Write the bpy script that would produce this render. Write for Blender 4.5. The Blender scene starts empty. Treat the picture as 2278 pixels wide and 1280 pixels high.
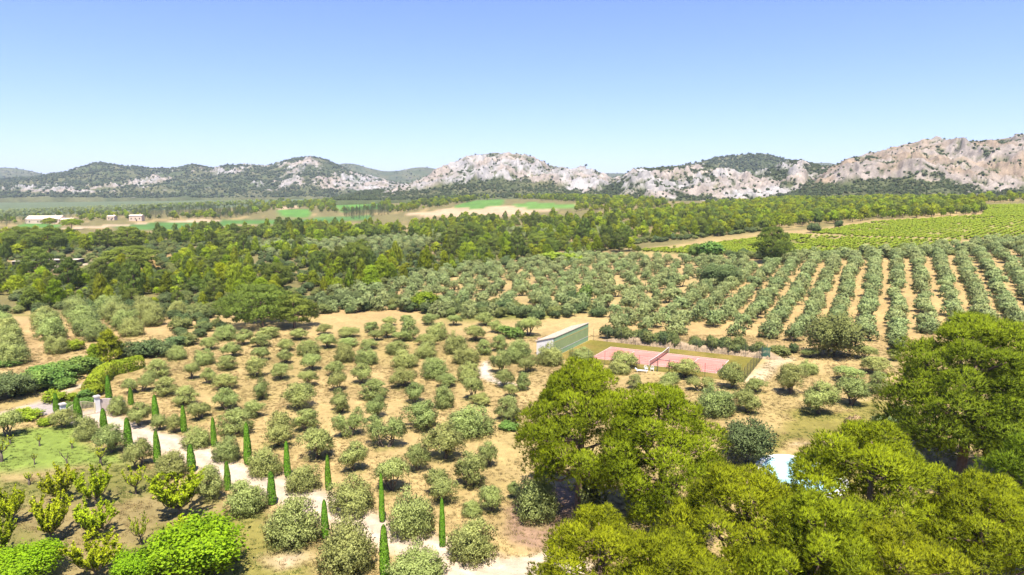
import bpy, math, random
import numpy as np
R = math.radians
sc = bpy.context.scene
rng = np.random.default_rng(11)

# ------------------------------------------------------------------ camera, sky, sun
F, CAMZ = 1519.0, 31.5                      # focal length in photo pixels, metres above the court
TH = math.atan(210 / F); CT, ST = math.cos(TH), math.sin(TH)
cam = bpy.data.cameras.new('camera'); cam.sensor_width = 36; cam.lens = 36 * F / 2278
cam.clip_start = 0.5; cam.clip_end = 30000
co = bpy.data.objects.new('camera', cam); sc.collection.objects.link(co)
co.location = (0, 0, CAMZ); co.rotation_euler = (math.pi / 2 - TH, 0, 0); sc.camera = co

SUN_EL, SUN_DIR = R(66), math.atan2(-0.08, 0.99)     # light travels away from the camera, a little to the left
w = bpy.data.worlds.new('World'); sc.world = w; w.use_nodes = True
nt = w.node_tree; bg = nt.nodes['Background']
sky = nt.nodes.new('ShaderNodeTexSky'); sky.sky_type = 'NISHITA'; sky.sun_disc = False
sky.sun_elevation = SUN_EL; sky.sun_rotation = math.pi + SUN_DIR
sky.altitude = 0; sky.air_density = 1.0; sky.dust_density = 0.0; sky.ozone_density = 7.0
tint = nt.nodes.new('ShaderNodeMix'); tint.data_type = 'RGBA'; tint.blend_type = 'MULTIPLY'; tint.inputs[0].default_value = 1; tint.inputs[7].default_value = (1.06, 1.0, 1.36, 1)   # camera white balance
nt.links.new(sky.outputs[0], tint.inputs[6]); nt.links.new(tint.outputs[2], bg.inputs[0]); bg.inputs[1].default_value = 0.064
sl = bpy.data.lights.new('sun', 'SUN'); sl.energy = 4.6; sl.angle = R(0.53); sl.color = (1.0, 0.94, 0.84)
so = bpy.data.objects.new('sun', sl); sc.collection.objects.link(so)
so.rotation_euler = (math.pi / 2 - SUN_EL, 0, -SUN_DIR)
sc.view_settings.view_transform = 'Standard'; sc.view_settings.look = 'None'
sc.view_settings.gamma = 1; sc.view_settings.use_curve_mapping = False
sc.view_settings.exposure = 1.4
cy = sc.cycles
cy.max_bounces = 6; cy.diffuse_bounces = 3; cy.glossy_bounces = 2; cy.transmission_bounces = 4
cy.transparent_max_bounces = 8; cy.volume_bounces = 0; cy.use_denoising = True
cy.caustics_reflective = False; cy.caustics_refractive = False

# ------------------------------------------------------------------ measuring: photo pixel <-> place
def ratio(py):                              # height gained per metre of world y, for a photo row
    y = (640 - np.asarray(py, float)) / F
    return (y * CT - ST) / (CT + y * ST)
def fwd(py):
    return CT + (640 - np.asarray(py, float)) / F * ST
def project(X, Y, Z):
    dz = Z - CAMZ
    d = Y * CT - dz * ST; u = Y * ST + dz * CT
    d = np.where(d < 1e-3, 1e-3, d)
    return 1139 + F * X / d, 640 - F * u / d, d

# ------------------------------------------------------------------ terrain heights
COLS = {-300: [(520, 530), (500, 690), (470, 1150), (455, 1700), (446, 2300)],
        0:   [(520, 530), (500, 690), (470, 1150), (455, 1700), (446, 2300)],
        380: [(520, 530), (500, 690), (470, 1100), (455, 1600), (446, 2000)],
        760: [(520, 530), (500, 680), (475, 900), (455, 1200), (445, 1500)],
        1139: [(560, 365), (530, 455), (500, 590), (475, 720), (455, 880), (443, 1050)],
        1400: [(640, 228), (590, 290), (560, 340), (520, 440), (490, 560), (465, 720), (450, 900)],
        1700: [(720, 165), (660, 196), (600, 235), (560, 278), (520, 360), (490, 470), (468, 600), (452, 780)],
        1950: [(720, 165), (660, 190), (600, 222), (560, 256), (520, 320), (490, 400), (466, 520), (450, 690)],
        2278: [(720, 165), (660, 188), (600, 216), (560, 245), (530, 280), (500, 335), (470, 430), (450, 540), (436, 650)],
        2800: [(720, 165), (660, 188), (600, 216), (560, 245), (530, 280), (500, 335), (470, 430), (450, 540), (436, 650)]}
DG = np.exp(np.linspace(math.log(20), math.log(9000), 700))
UG = np.linspace(-1.6, 1.6, 161)
def _smooth(a, n, ax):
    k = np.exp(-np.linspace(-2, 2, 2 * n + 1) ** 2); k /= k.sum()
    p = [(0, 0), (0, 0)]; p[ax] = (n, n)
    return np.apply_along_axis(lambda v: np.convolve(v, k, 'valid'), ax, np.pad(a, p, mode='edge'))
_cu, _cz = [], []
for px, lst in sorted(COLS.items()):
    D = [0, 140]; Z = [0, 0]
    for py, d in lst:
        z = CAMZ + d * float(ratio(py))
        if d > D[-1]: D.append(d); Z.append(z)
    _cu.append((px - 1139) / F); _cz.append(np.interp(DG, D, Z))
_cz = np.array(_cz)
ZT = np.array([np.interp(UG, _cu, _cz[:, j]) for j in range(len(DG))]).T     # [u, d]
ZT = _smooth(_smooth(ZT, 7, 1), 6, 0)
ZT *= np.clip((DG - 146) / 25, 0, 1)[None, :]
def zfun(X, Y):
    X = np.asarray(X, float); Y = np.asarray(Y, float)
    Ys = np.maximum(Y, 20.0)
    u = np.clip(X / Ys, -1.6, 1.6); fu = (u + 1.6) / 3.2 * 160
    fd = (np.log(np.minimum(Ys, 8999)) - math.log(20)) / (math.log(9000) - math.log(20)) * 699
    i = np.clip(fu.astype(int), 0, 159); j = np.clip(fd.astype(int), 0, 698)
    a = fu - i; b = fd - j
    return (ZT[i, j] * (1 - a) + ZT[i + 1, j] * a) * (1 - b) + (ZT[i, j + 1] * (1 - a) + ZT[i + 1, j + 1] * a) * b
def ground(px, py):
    """place on the terrain seen at a photo pixel"""
    r = float(ratio(py)); xn = (px - 1139) / F / float(fwd(py))
    Ys = np.exp(np.linspace(math.log(25), math.log(6000), 4000))
    hit = np.nonzero(CAMZ + Ys * r <= zfun(Ys * xn, Ys))[0]
    Y = Ys[hit[0]] if len(hit) else 3000.0
    if r < 0 and abs(float(zfun(Y * xn, Y))) < 1e-6: Y = -CAMZ / r
    return Y * xn, Y, float(zfun(Y * xn, Y))

# ------------------------------------------------------------------ noise
def _h(ix, iy, s):
    n = (ix.astype(np.int64) * 374761393 + iy.astype(np.int64) * 668265263 + s * 1442695041) & 0xffffffff
    n = ((n ^ (n >> 13)) * 1274126177) & 0xffffffff
    return ((n ^ (n >> 16)) & 0xffff) / 65535.0
def vnoise(x, y, s=0):
    ix = np.floor(x); iy = np.floor(y); a = x - ix; b = y - iy
    a = a * a * (3 - 2 * a); b = b * b * (3 - 2 * b)
    return (_h(ix, iy, s) * (1 - a) + _h(ix + 1, iy, s) * a) * (1 - b) + (_h(ix, iy + 1, s) * (1 - a) + _h(ix + 1, iy + 1, s) * a) * b
def fbm(x, y, o=5, s=0, ridged=False):
    t = 0; amp = 1; tot = 0
    for k in range(o):
        n = vnoise(x * 2 ** k + 17.3 * k, y * 2 ** k - 9.1 * k, s + k)
        if ridged: n = 1 - np.abs(2 * n - 1)
        t = t + n * amp; tot += amp; amp *= 0.5
    return t / tot

# ------------------------------------------------------------------ materials
MATS = {}
def new_mat(name):
    m = bpy.data.materials.new(name); m.use_nodes = True; m.node_tree.nodes.clear(); MATS[name] = m
    return m, m.node_tree.nodes, m.node_tree.links
def surf(name, col, rough=0.85, var=0.25, scale=3.0, bump=0.0, spec=0.3, bscale=None):
    m, N, L = new_mat(name)
    out = N.new('ShaderNodeOutputMaterial'); p = N.new('ShaderNodeBsdfPrincipled')
    p.inputs['Roughness'].default_value = rough; p.inputs['Specular IOR Level'].default_value = spec
    tc = N.new('ShaderNodeTexCoord'); n = N.new('ShaderNodeTexNoise')
    n.inputs['Scale'].default_value = scale; n.inputs['Detail'].default_value = 8; n.inputs['Roughness'].default_value = 0.65
    r = N.new('ShaderNodeValToRGB'); c = np.array(col) * 0.84
    r.color_ramp.elements[0].position = 0.3; r.color_ramp.elements[1].position = 0.7
    r.color_ramp.elements[0].color = (*np.clip(c * (1 - var), 0, 1), 1); r.color_ramp.elements[1].color = (*np.clip(c * (1 + var), 0, 1), 1)
    L.new(tc.outputs['Object'], n.inputs['Vector']); L.new(n.outputs['Fac'], r.inputs[0]); L.new(r.outputs[0], p.inputs['Base Color'])
    if bump:
        b = N.new('ShaderNodeBump'); b.inputs['Strength'].default_value = bump; b.inputs['Distance'].default_value = 0.05
        n2 = N.new('ShaderNodeTexNoise'); n2.inputs['Scale'].default_value = bscale or scale * 4; n2.inputs['Detail'].default_value = 6
        L.new(tc.outputs['Object'], n2.inputs['Vector']); L.new(n2.outputs['Fac'], b.inputs['Height']); L.new(b.outputs[0], p.inputs['Normal'])
    L.new(p.outputs[0], out.inputs[0]); return m
def leaf(name, dark, light, trans=0.3, hue=0.02, val=0.25, spec=0.12, rough=0.6):
    """foliage: colour by leaf (attribute rnd), varied a little from plant to plant"""
    m, N, L = new_mat(name)
    out = N.new('ShaderNodeOutputMaterial'); p = N.new('ShaderNodeBsdfPrincipled')
    p.inputs['Roughness'].default_value = rough; p.inputs['Specular IOR Level'].default_value = spec
    at = N.new('ShaderNodeAttribute'); at.attribute_name = 'rnd'
    mix = N.new('ShaderNodeMix'); mix.data_type = 'RGBA'
    mix.inputs[6].default_value = (*dark, 1); mix.inputs[7].default_value = (*light, 1)
    L.new(at.outputs['Fac'], mix.inputs[0])
    oi = N.new('ShaderNodeObjectInfo'); hs = N.new('ShaderNodeHueSaturation')
    mh = N.new('ShaderNodeMapRange'); mh.inputs[3].default_value = 0.5 - hue; mh.inputs[4].default_value = 0.5 + hue
    mv = N.new('ShaderNodeMapRange'); mv.inputs[3].default_value = 1 - val; mv.inputs[4].default_value = 1 + val
    mul = N.new('ShaderNodeMath'); mul.operation = 'MULTIPLY'; mul.inputs[1].default_value = 7.31
    fr = N.new('ShaderNodeMath'); fr.operation = 'FRACT'
    L.new(oi.outputs['Random'], mh.inputs[0]); L.new(oi.outputs['Random'], mul.inputs[0]); L.new(mul.outputs[0], fr.inputs[0]); L.new(fr.outputs[0], mv.inputs[0])
    L.new(mh.outputs[0], hs.inputs['Hue']); L.new(mv.outputs[0], hs.inputs['Value']); L.new(mix.outputs[2], hs.inputs['Color'])
    an = N.new('ShaderNodeAttribute'); an.attribute_name = 'nrm'; vt = N.new('ShaderNodeVectorTransform'); vt.vector_type = 'NORMAL'; vt.convert_from = 'OBJECT'; vt.convert_to = 'WORLD'
    vn = N.new('ShaderNodeVectorMath'); vn.operation = 'NORMALIZE'
    L.new(an.outputs['Vector'], vt.inputs[0]); L.new(vt.outputs[0], vn.inputs[0]); L.new(vn.outputs[0], p.inputs['Normal'])
    tr = N.new('ShaderNodeBsdfTranslucent'); ms = N.new('ShaderNodeMixShader'); ms.inputs[0].default_value = trans
    L.new(hs.outputs[0], p.inputs['Base Color']); L.new(hs.outputs[0], tr.inputs['Color'])
    L.new(p.outputs[0], ms.inputs[1]); L.new(tr.outputs[0], ms.inputs[2]); L.new(ms.outputs[0], out.inputs[0])
    return m
def attr_mat(name, detail=0.35, scale=1.2, bump=0.5, far=False):
    """ground: colour attribute Col, broken up by procedural noise"""
    m, N, L = new_mat(name)
    out = N.new('ShaderNodeOutputMaterial'); p = N.new('ShaderNodeBsdfPrincipled')
    p.inputs['Roughness'].default_value = 0.95; p.inputs['Specular IOR Level'].default_value = 0.1
    at = N.new('ShaderNodeAttribute'); at.attribute_name = 'Col'
    g = N.new('ShaderNodeNewGeometry')
    f = None
    for k, (s, d) in enumerate(((scale, detail), (scale * 0.13, detail * 0.8), (scale * 6, detail * 0.7))):
        n = N.new('ShaderNodeTexNoise'); n.inputs['Scale'].default_value = s; n.inputs['Detail'].default_value = 6; n.inputs['Roughness'].default_value = 0.7
        mp = N.new('ShaderNodeMapping'); mp.inputs['Scale'].default_value = (1, 0.8, 1)
        L.new(g.outputs['Position'], mp.inputs[0]); L.new(mp.outputs[0], n.inputs['Vector'])
        r = N.new('ShaderNodeMapRange'); r.inputs[1].default_value = 0.3; r.inputs[2].default_value = 0.7
        r.inputs[3].default_value = 1 - d; r.inputs[4].default_value = 1 + d * 0.8
        L.new(n.outputs['Fac'], r.inputs[0])
        if f is None: f = r.outputs[0]
        else:
            mm = N.new('ShaderNodeMath'); mm.operation = 'MULTIPLY'; L.new(f, mm.inputs[0]); L.new(r.outputs[0], mm.inputs[1]); f = mm.outputs[0]
    vm = N.new('ShaderNodeVectorMath'); vm.operation = 'SCALE'
    L.new(at.outputs['Color'], vm.inputs[0]); L.new(f, vm.inputs['Scale']); L.new(vm.outputs[0], p.inputs['Base Color'])
    b = N.new('ShaderNodeBump'); b.inputs['Strength'].default_value = bump; b.inputs['Distance'].default_value = 0.06 if not far else 1.5
    L.new(f, b.inputs['Height']); L.new(b.outputs[0], p.inputs['Normal'])
    L.new(p.outputs[0], out.inputs[0]); return m

attr_mat('soil', 0.22, 1.3, 0.9)
attr_mat('far_soil', 0.22, 0.12, 0.4)
attr_mat('hill', 0.28, 0.05, 0.7, True)
surf('bark', (0.13, 0.10, 0.075), 0.9, 0.35, 6, 0.6)
surf('pine_bark', (0.17, 0.11, 0.08), 0.9, 0.35, 4, 0.6)
surf('white_wall', (0.68, 0.66, 0.64), 0.8, 0.05, 1.5, 0.1)
surf('stucco', (0.50, 0.42, 0.37), 0.9, 0.15, 2.5, 0.3)
surf('stone_cap', (0.55, 0.50, 0.46), 0.9, 0.15, 5, 0.3)
surf('pale_green', (0.27, 0.42, 0.22), 0.8, 0.08, 0.9)
surf('olive_green_paint', (0.30, 0.38, 0.16), 0.8, 0.10, 0.7)
surf('yellow_paint', (0.48, 0.38, 0.12), 0.7, 0.1, 2)
surf('white_paint', (0.66, 0.65, 0.6), 0.7, 0.06, 3)
surf('roof_tile', (0.62, 0.50, 0.38), 0.9, 0.25, 3, 0.5)
surf('roof_sheet', (0.5, 0.42, 0.33), 0.9, 0.15, 1.5, 0.2)
surf('court_pink', (0.49, 0.195, 0.150), 0.85, 0.2, 0.35)
surf('cream_metal', (0.6, 0.53, 0.34), 0.5, 0.08, 4)
surf('asphalt', (0.42, 0.36, 0.34), 0.9, 0.12, 1.5, 0.2)
surf('green_steel', (0.06, 0.16, 0.11), 0.5, 0.1, 4)
surf('dark_steel', (0.05, 0.06, 0.05), 0.5, 0.1, 4)
surf('plastic_white', (0.82, 0.82, 0.82), 0.4, 0.03, 3, spec=0.5)
surf('net_cord', (0.16, 0.08, 0.07), 0.8, 0.1, 5)
surf('wood_pallet', (0.42, 0.27, 0.20), 0.9, 0.3, 5, 0.3)
surf('house_wall', (0.62, 0.48, 0.36), 0.9, 0.1, 0.5)
surf('dark_wood', (0.04, 0.035, 0.03), 0.8, 0.2, 2)
surf('rock', (0.62, 0.56, 0.50), 0.95, 0.25, 0.8, 0.6)
surf('pool_coping', (0.82, 0.80, 0.76), 0.7, 0.06, 3)
surf('pool_liner', (0.70, 0.82, 0.84), 0.5, 0.04, 2)
surf('tan_twig', (0.42, 0.24, 0.15), 0.9, 0.3, 5)
surf('slat_panel', (0.24, 0.20, 0.15), 0.9, 0.2, 3)

leaf('olive_leaf', (0.190, 0.225, 0.058), (0.520, 0.570, 0.190), 0.42, 0.018, 0.14, 0.15)
leaf('olive_leaf_far', (0.185, 0.230, 0.075), (0.470, 0.535, 0.215), 0.42, 0.015, 0.12, 0.15)
leaf('pine_needle', (0.110, 0.150, 0.006), (0.560, 0.640, 0.014), 0.42, 0.012, 0.12)
leaf('pine_needle_dark', (0.090, 0.155, 0.010), (0.450, 0.590, 0.022), 0.42, 0.012, 0.15)
leaf('pine_mid', (0.150, 0.205, 0.012), (0.560, 0.660, 0.040), 0.42, 0.020, 0.22)
leaf('pine_mid_dark', (0.095, 0.145, 0.028), (0.330, 0.410, 0.060), 0.38, 0.015, 0.18)
leaf('cypress_leaf', (0.075, 0.170, 0.012), (0.230, 0.430, 0.032), 0.30, 0.006, 0.08)
leaf('fruit_leaf', (0.290, 0.350, 0.012), (0.580, 0.650, 0.020), 0.42, 0.015, 0.12)
leaf('bright_leaf', (0.110, 0.230, 0.008), (0.380, 0.580, 0.015), 0.42, 0.008, 0.08)
leaf('oak_leaf', (0.090, 0.115, 0.030), (0.290, 0.325, 0.100), 0.28, 0.012, 0.15)
leaf('dark_leaf', (0.055, 0.085, 0.030), (0.190, 0.245, 0.085), 0.25, 0.015, 0.18)
leaf('bramble_leaf', (0.074, 0.149, 0.027), (0.257, 0.392, 0.081), 0.3, 0.015, 0.15)
leaf('hedge_leaf', (0.130, 0.180, 0.010), (0.360, 0.440, 0.030), 0.30, 0.01, 0.1)
leaf('vine_leaf', (0.170, 0.230, 0.016), (0.370, 0.450, 0.045), 0.30, 0.01, 0.12)
leaf('dry_leaf', (0.340, 0.220, 0.120), (0.580, 0.420, 0.250), 0.20, 0.01, 0.1)
leaf('scrub_leaf', (0.060, 0.085, 0.035), (0.160, 0.195, 0.080), 0.20, 0.02, 0.25)
leaf('grass_blade', (0.210, 0.150, 0.055), (0.370, 0.280, 0.115), 0.20, 0.02, 0.2)
leaf('green_blade', (0.090, 0.120, 0.022), (0.200, 0.240, 0.050), 0.30, 0.02, 0.2)

# ------------------------------------------------------------------ mesh helpers
def link(o, parent=None):
    sc.collection.objects.link(o)
    if parent: o.parent = parent
    return o
def make_mesh(name, V, Fc, mats, rnd=None, midx=None, col=None, smooth=False, nrm=None):
    V = np.ascontiguousarray(V, np.float32); Fc = np.ascontiguousarray(Fc, np.int32)
    me = bpy.data.meshes.new(name); n, k = Fc.shape
    me.vertices.add(len(V)); me.vertices.foreach_set('co', V.ravel())
    me.loops.add(n * k); me.loops.foreach_set('vertex_index', Fc.ravel())
    me.polygons.add(n); me.polygons.foreach_set('loop_start', np.arange(0, n * k, k, dtype=np.int32))
    if midx is not None: me.polygons.foreach_set('material_index', np.ascontiguousarray(midx, np.int32))
    for m in (mats if isinstance(mats, (list, tuple)) else [mats]): me.materials.append(MATS[m])
    if rnd is not None:
        a = me.attributes.new('rnd', 'FLOAT', 'POINT'); a.data.foreach_set('value', np.ascontiguousarray(rnd, np.float32))
    if nrm is not None:
        a = me.attributes.new('nrm', 'FLOAT_VECTOR', 'POINT'); a.data.foreach_set('vector', np.ascontiguousarray(nrm, np.float32).ravel())
    if col is not None:
        c4 = np.ones((len(V), 4), np.float32); c4[:, :3] = col
        a = me.attributes.new('Col', 'FLOAT_COLOR', 'POINT'); a.data.foreach_set('color', c4.ravel())
    me.update(calc_edges=True)
    me.polygons.foreach_set('use_smooth', np.full(n, bool(smooth)))
    return me
def props(o, label=None, cat=None, group=None, kind=None):
    if label: o['label'] = label
    if cat: o['category'] = cat
    if group: o['group'] = group
    if kind: o['kind'] = kind
    return o
def obj(name, me, parent=None): return link(bpy.data.objects.new(name, me), parent)
def empty(name, loc, rz=0, scale=(1, 1, 1)):
    o = bpy.data.objects.new(name, None); o.location = loc; o.rotation_euler = (0, 0, rz); o.scale = scale; o.empty_display_size = 0.3
    return link(o)
class MB:
    """collects boxes, bars and tubes into one mesh (quads)"""
    def __init__(s): s.v = []; s.f = []; s.n = 0
    def add(s, V, Fc):
        s.v.append(np.asarray(V, float)); s.f.append(np.asarray(Fc, int) + s.n); s.n += len(V)
    def box(s, c, d, ax=None, ay=None, az=None):
        c = np.array(c, float); ax = np.array(ax if ax is not None else (1, 0, 0), float); ay = np.array(ay if ay is not None else (0, 1, 0), float)
        az = np.array(az if az is not None else (0, 0, 1), float)
        s.add([c + sx * ax * d[0] / 2 + sy * ay * d[1] / 2 + sz * az * d[2] / 2 for sz in (-1, 1) for sx, sy in ((-1, -1), (1, -1), (1, 1), (-1, 1))],
              [(3, 2, 1, 0), (4, 5, 6, 7), (0, 1, 5, 4), (1, 2, 6, 5), (2, 3, 7, 6), (3, 0, 4, 7)])
    def bar(s, a, b, wd, hh=None):
        a = np.array(a, float); b = np.array(b, float); d = b - a; l = np.linalg.norm(d); d /= l
        up = np.array((0, 0, 1.)) if abs(d[2]) < 0.9 else np.array((0, 1., 0))
        x = np.cross(up, d); x /= np.linalg.norm(x); y = np.cross(d, x)
        s.box((a + b) / 2, (wd, hh or wd, l), x, y, d)
    def tube(s, P, r, k=6):
        P = np.array(P, float); r = np.broadcast_to(r, len(P)); rings = []
        for i in range(len(P)):
            d = P[min(i + 1, len(P) - 1)] - P[max(i - 1, 0)]; d /= np.linalg.norm(d) + 1e-9
            up = np.array((1., 0, 0)) if abs(d[0]) < 0.8 else np.array((0, 1., 0))
            x = np.cross(d, up); x /= np.linalg.norm(x); y = np.cross(d, x)
            a = np.linspace(0, 2 * math.pi, k, endpoint=False)
            rings.append(P[i] + r[i] * (np.cos(a)[:, None] * x + np.sin(a)[:, None] * y))
        fs = [(i * k + j, i * k + (j + 1) % k, (i + 1) * k + (j + 1) % k, (i + 1) * k + j) for i in range(len(P) - 1) for j in range(k)]
        for j in range(1, k - 2, 2):
            e = (len(P) - 1) * k; fs.append((e, e + j, e + j + 1, e + j + 2))
        s.add(np.vstack(rings), fs)
    def arr(s): return np.vstack(s.v), np.vstack(s.f)
    def mesh(s, name, mat, smooth=False): V, Fc = s.arr(); return make_mesh(name, V, Fc, mat, smooth=smooth)
    def build(s, name, mat, parent=None, smooth=False): return obj(name, s.mesh(name, mat, smooth), parent)
def unit(v): return v / (np.linalg.norm(v, axis=-1, keepdims=True) + 1e-9)

def cards(P, U, N, Ln, Wd, rnd, NR):
    """leaf sprays: diamond quads along U, facing N"""
    U = unit(U); V = unit(np.cross(N, U)); Ln = np.broadcast_to(Ln, len(P))[:, None]; Wd = np.broadcast_to(Wd, len(P))[:, None]
    q = np.stack([P - U * Ln * .5, P + V * Wd * .5 - U * Ln * .05, P + U * Ln * .5, P - V * Wd * .5 - U * Ln * .05], 1).reshape(-1, 3)
    Fc = np.arange(len(P) * 4).reshape(-1, 4)
    return q, Fc, np.repeat(rnd, 4), np.repeat(NR, 4, 0)
def lobes_leaves(g, C, Rd, n, Ln, Wd, clump=0.2, shell=0.35, cl_per=40, upper=-0.6):
    """leaf positions gathered in small clumps over the outsides of ellipsoid lobes"""
    k = len(C); area = (Rd[:, 0] * Rd[:, 2]); pk = area / area.sum()
    nc = cl_per * k; li = g.choice(k, nc, p=pk); d = unit(g.normal(size=(nc, 3)))
    bad = d[:, 2] < upper; d[bad, 2] *= -1
    rad = 1 - shell * g.random(nc) ** 1.6
    cc = C[li] + d * Rd[li] * rad[:, None]; tone = g.random(nc)
    ci = g.integers(0, nc, n); P = cc[ci] + g.normal(size=(n, 3)) * clump
    out = unit(d[ci] + 0.5 * g.normal(size=(n, 3)))
    U = unit(g.normal(size=(n, 3)) + out * 0.7 + np.array((0, 0, 0.35)))
    rnd = np.clip(0.15 + 0.45 * tone[ci] + 0.35 * g.random(n), 0, 1)
    ctr = (C * area[:, None]).sum(0) / area.sum() - (0, 0, 0.3 * Rd[:, 2].mean())
    NR = unit(unit(P - C[li][ci]) * 0.6 + unit(P - ctr) * 0.5 + (0, 0, 0.25) + 0.28 * g.normal(size=(n, 3)))
    return cards(P, U, out, Ln * (0.7 + 0.6 * g.random(n)), Wd * (0.7 + 0.6 * g.random(n)), rnd, NR)

TEMPL = {}
def template(kind, trunk, crown, tm, cm):
    """trunk=(V,F) crown=(V,F,rnd): meshes for single trees, and one joined mesh for masses"""
    t = make_mesh(kind + '_trunk', trunk[0], trunk[1], tm, smooth=True) if trunk else None
    c = make_mesh(kind + '_crown', crown[0], crown[1], cm, rnd=crown[2], nrm=crown[3])
    TEMPL.setdefault(kind, []).append((t, c, trunk, crown, tm, cm))

def gen_olive(seed, W=4.5, H=3.7, n=8000, style='tree', leaf_l=0.21, leaf_w=0.085, far=False):
    g = np.random.default_rng(seed); mb = MB()
    if style == 'double':
        cs = [(-0.24 * W, 0.03 * W), (0.24 * W, -0.02 * W)]; sub = 4
    else: cs = [(0, 0)]; sub = int(g.integers(8, 13))
    C = []; Rd = []
    for cx, cyy in cs:
        sp = 0.30 * W if len(cs) == 1 else 0.12 * W
        for i in range(sub):
            a = i * 2.4 + g.random(); rr = sp * math.sqrt((i + 0.4) / sub)
            zc = (0.62 if style != 'bush' else 0.48) * H + H * 0.11 * g.normal() - (0.10 * H if rr > 0.2 * W else -0.08 * H)
            r = W * (0.17 + 0.07 * g.random()) * (1 if len(cs) == 1 else 0.95)
            C.append((cx + rr * math.cos(a), cyy + rr * math.sin(a), zc)); Rd.append((r, r, r * (0.86 if style != 'bush' else 1.2)))
    C = np.array(C); Rd = np.array(Rd)
    top = (C[:, 2] + Rd[:, 2]).max(); C[:, 2] += H - top
    if style == 'bush':
        for a in np.linspace(0, 6.28, 7)[:-1]:
            C = np.vstack([C, (0.28 * W * math.cos(a), 0.28 * W * math.sin(a), 0.24 * H)]); Rd = np.vstack([Rd, (0.2 * W, 0.2 * W, 0.24 * H)])
    ns = 3 if len(cs) == 1 else 4
    if far: ns = 2
    for i in range(ns):
        t = C[g.integers(0, len(C))] if len(cs) == 1 else C[(i % 2) * sub + g.integers(0, sub)]
        b = np.array((g.normal() * 0.12 + 0.25 * t[0], g.normal() * 0.12 + 0.25 * t[1], 0.0)) * (1 if len(cs) == 2 else 0.5)
        m1 = b * 0.6 + t * 0.4 + np.array((g.normal() * .12, g.normal() * .12, -0.15 * H)); m1[2] = max(m1[2], 0.2 * H)
        b[2] = -0.15
        mb.tube([b, b * 0.75 + m1 * 0.25 + (0, 0, 0.05), m1, t], [0.19, 0.14, 0.10, 0.04], 5)
        if not far:
            for _ in range(2):
                t2 = C[g.integers(0, len(C))]; mb.tube([m1, (m1 + t2) / 2 + g.normal(size=3) * .1, t2], [0.08, 0.05, 0.025], 4)
    cr = lobes_leaves(g, C, Rd, n, leaf_l, leaf_w, 0.15 * W / 4.5, 0.4, 34 if not far else 16, -0.75)
    return mb.arr(), cr

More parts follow.
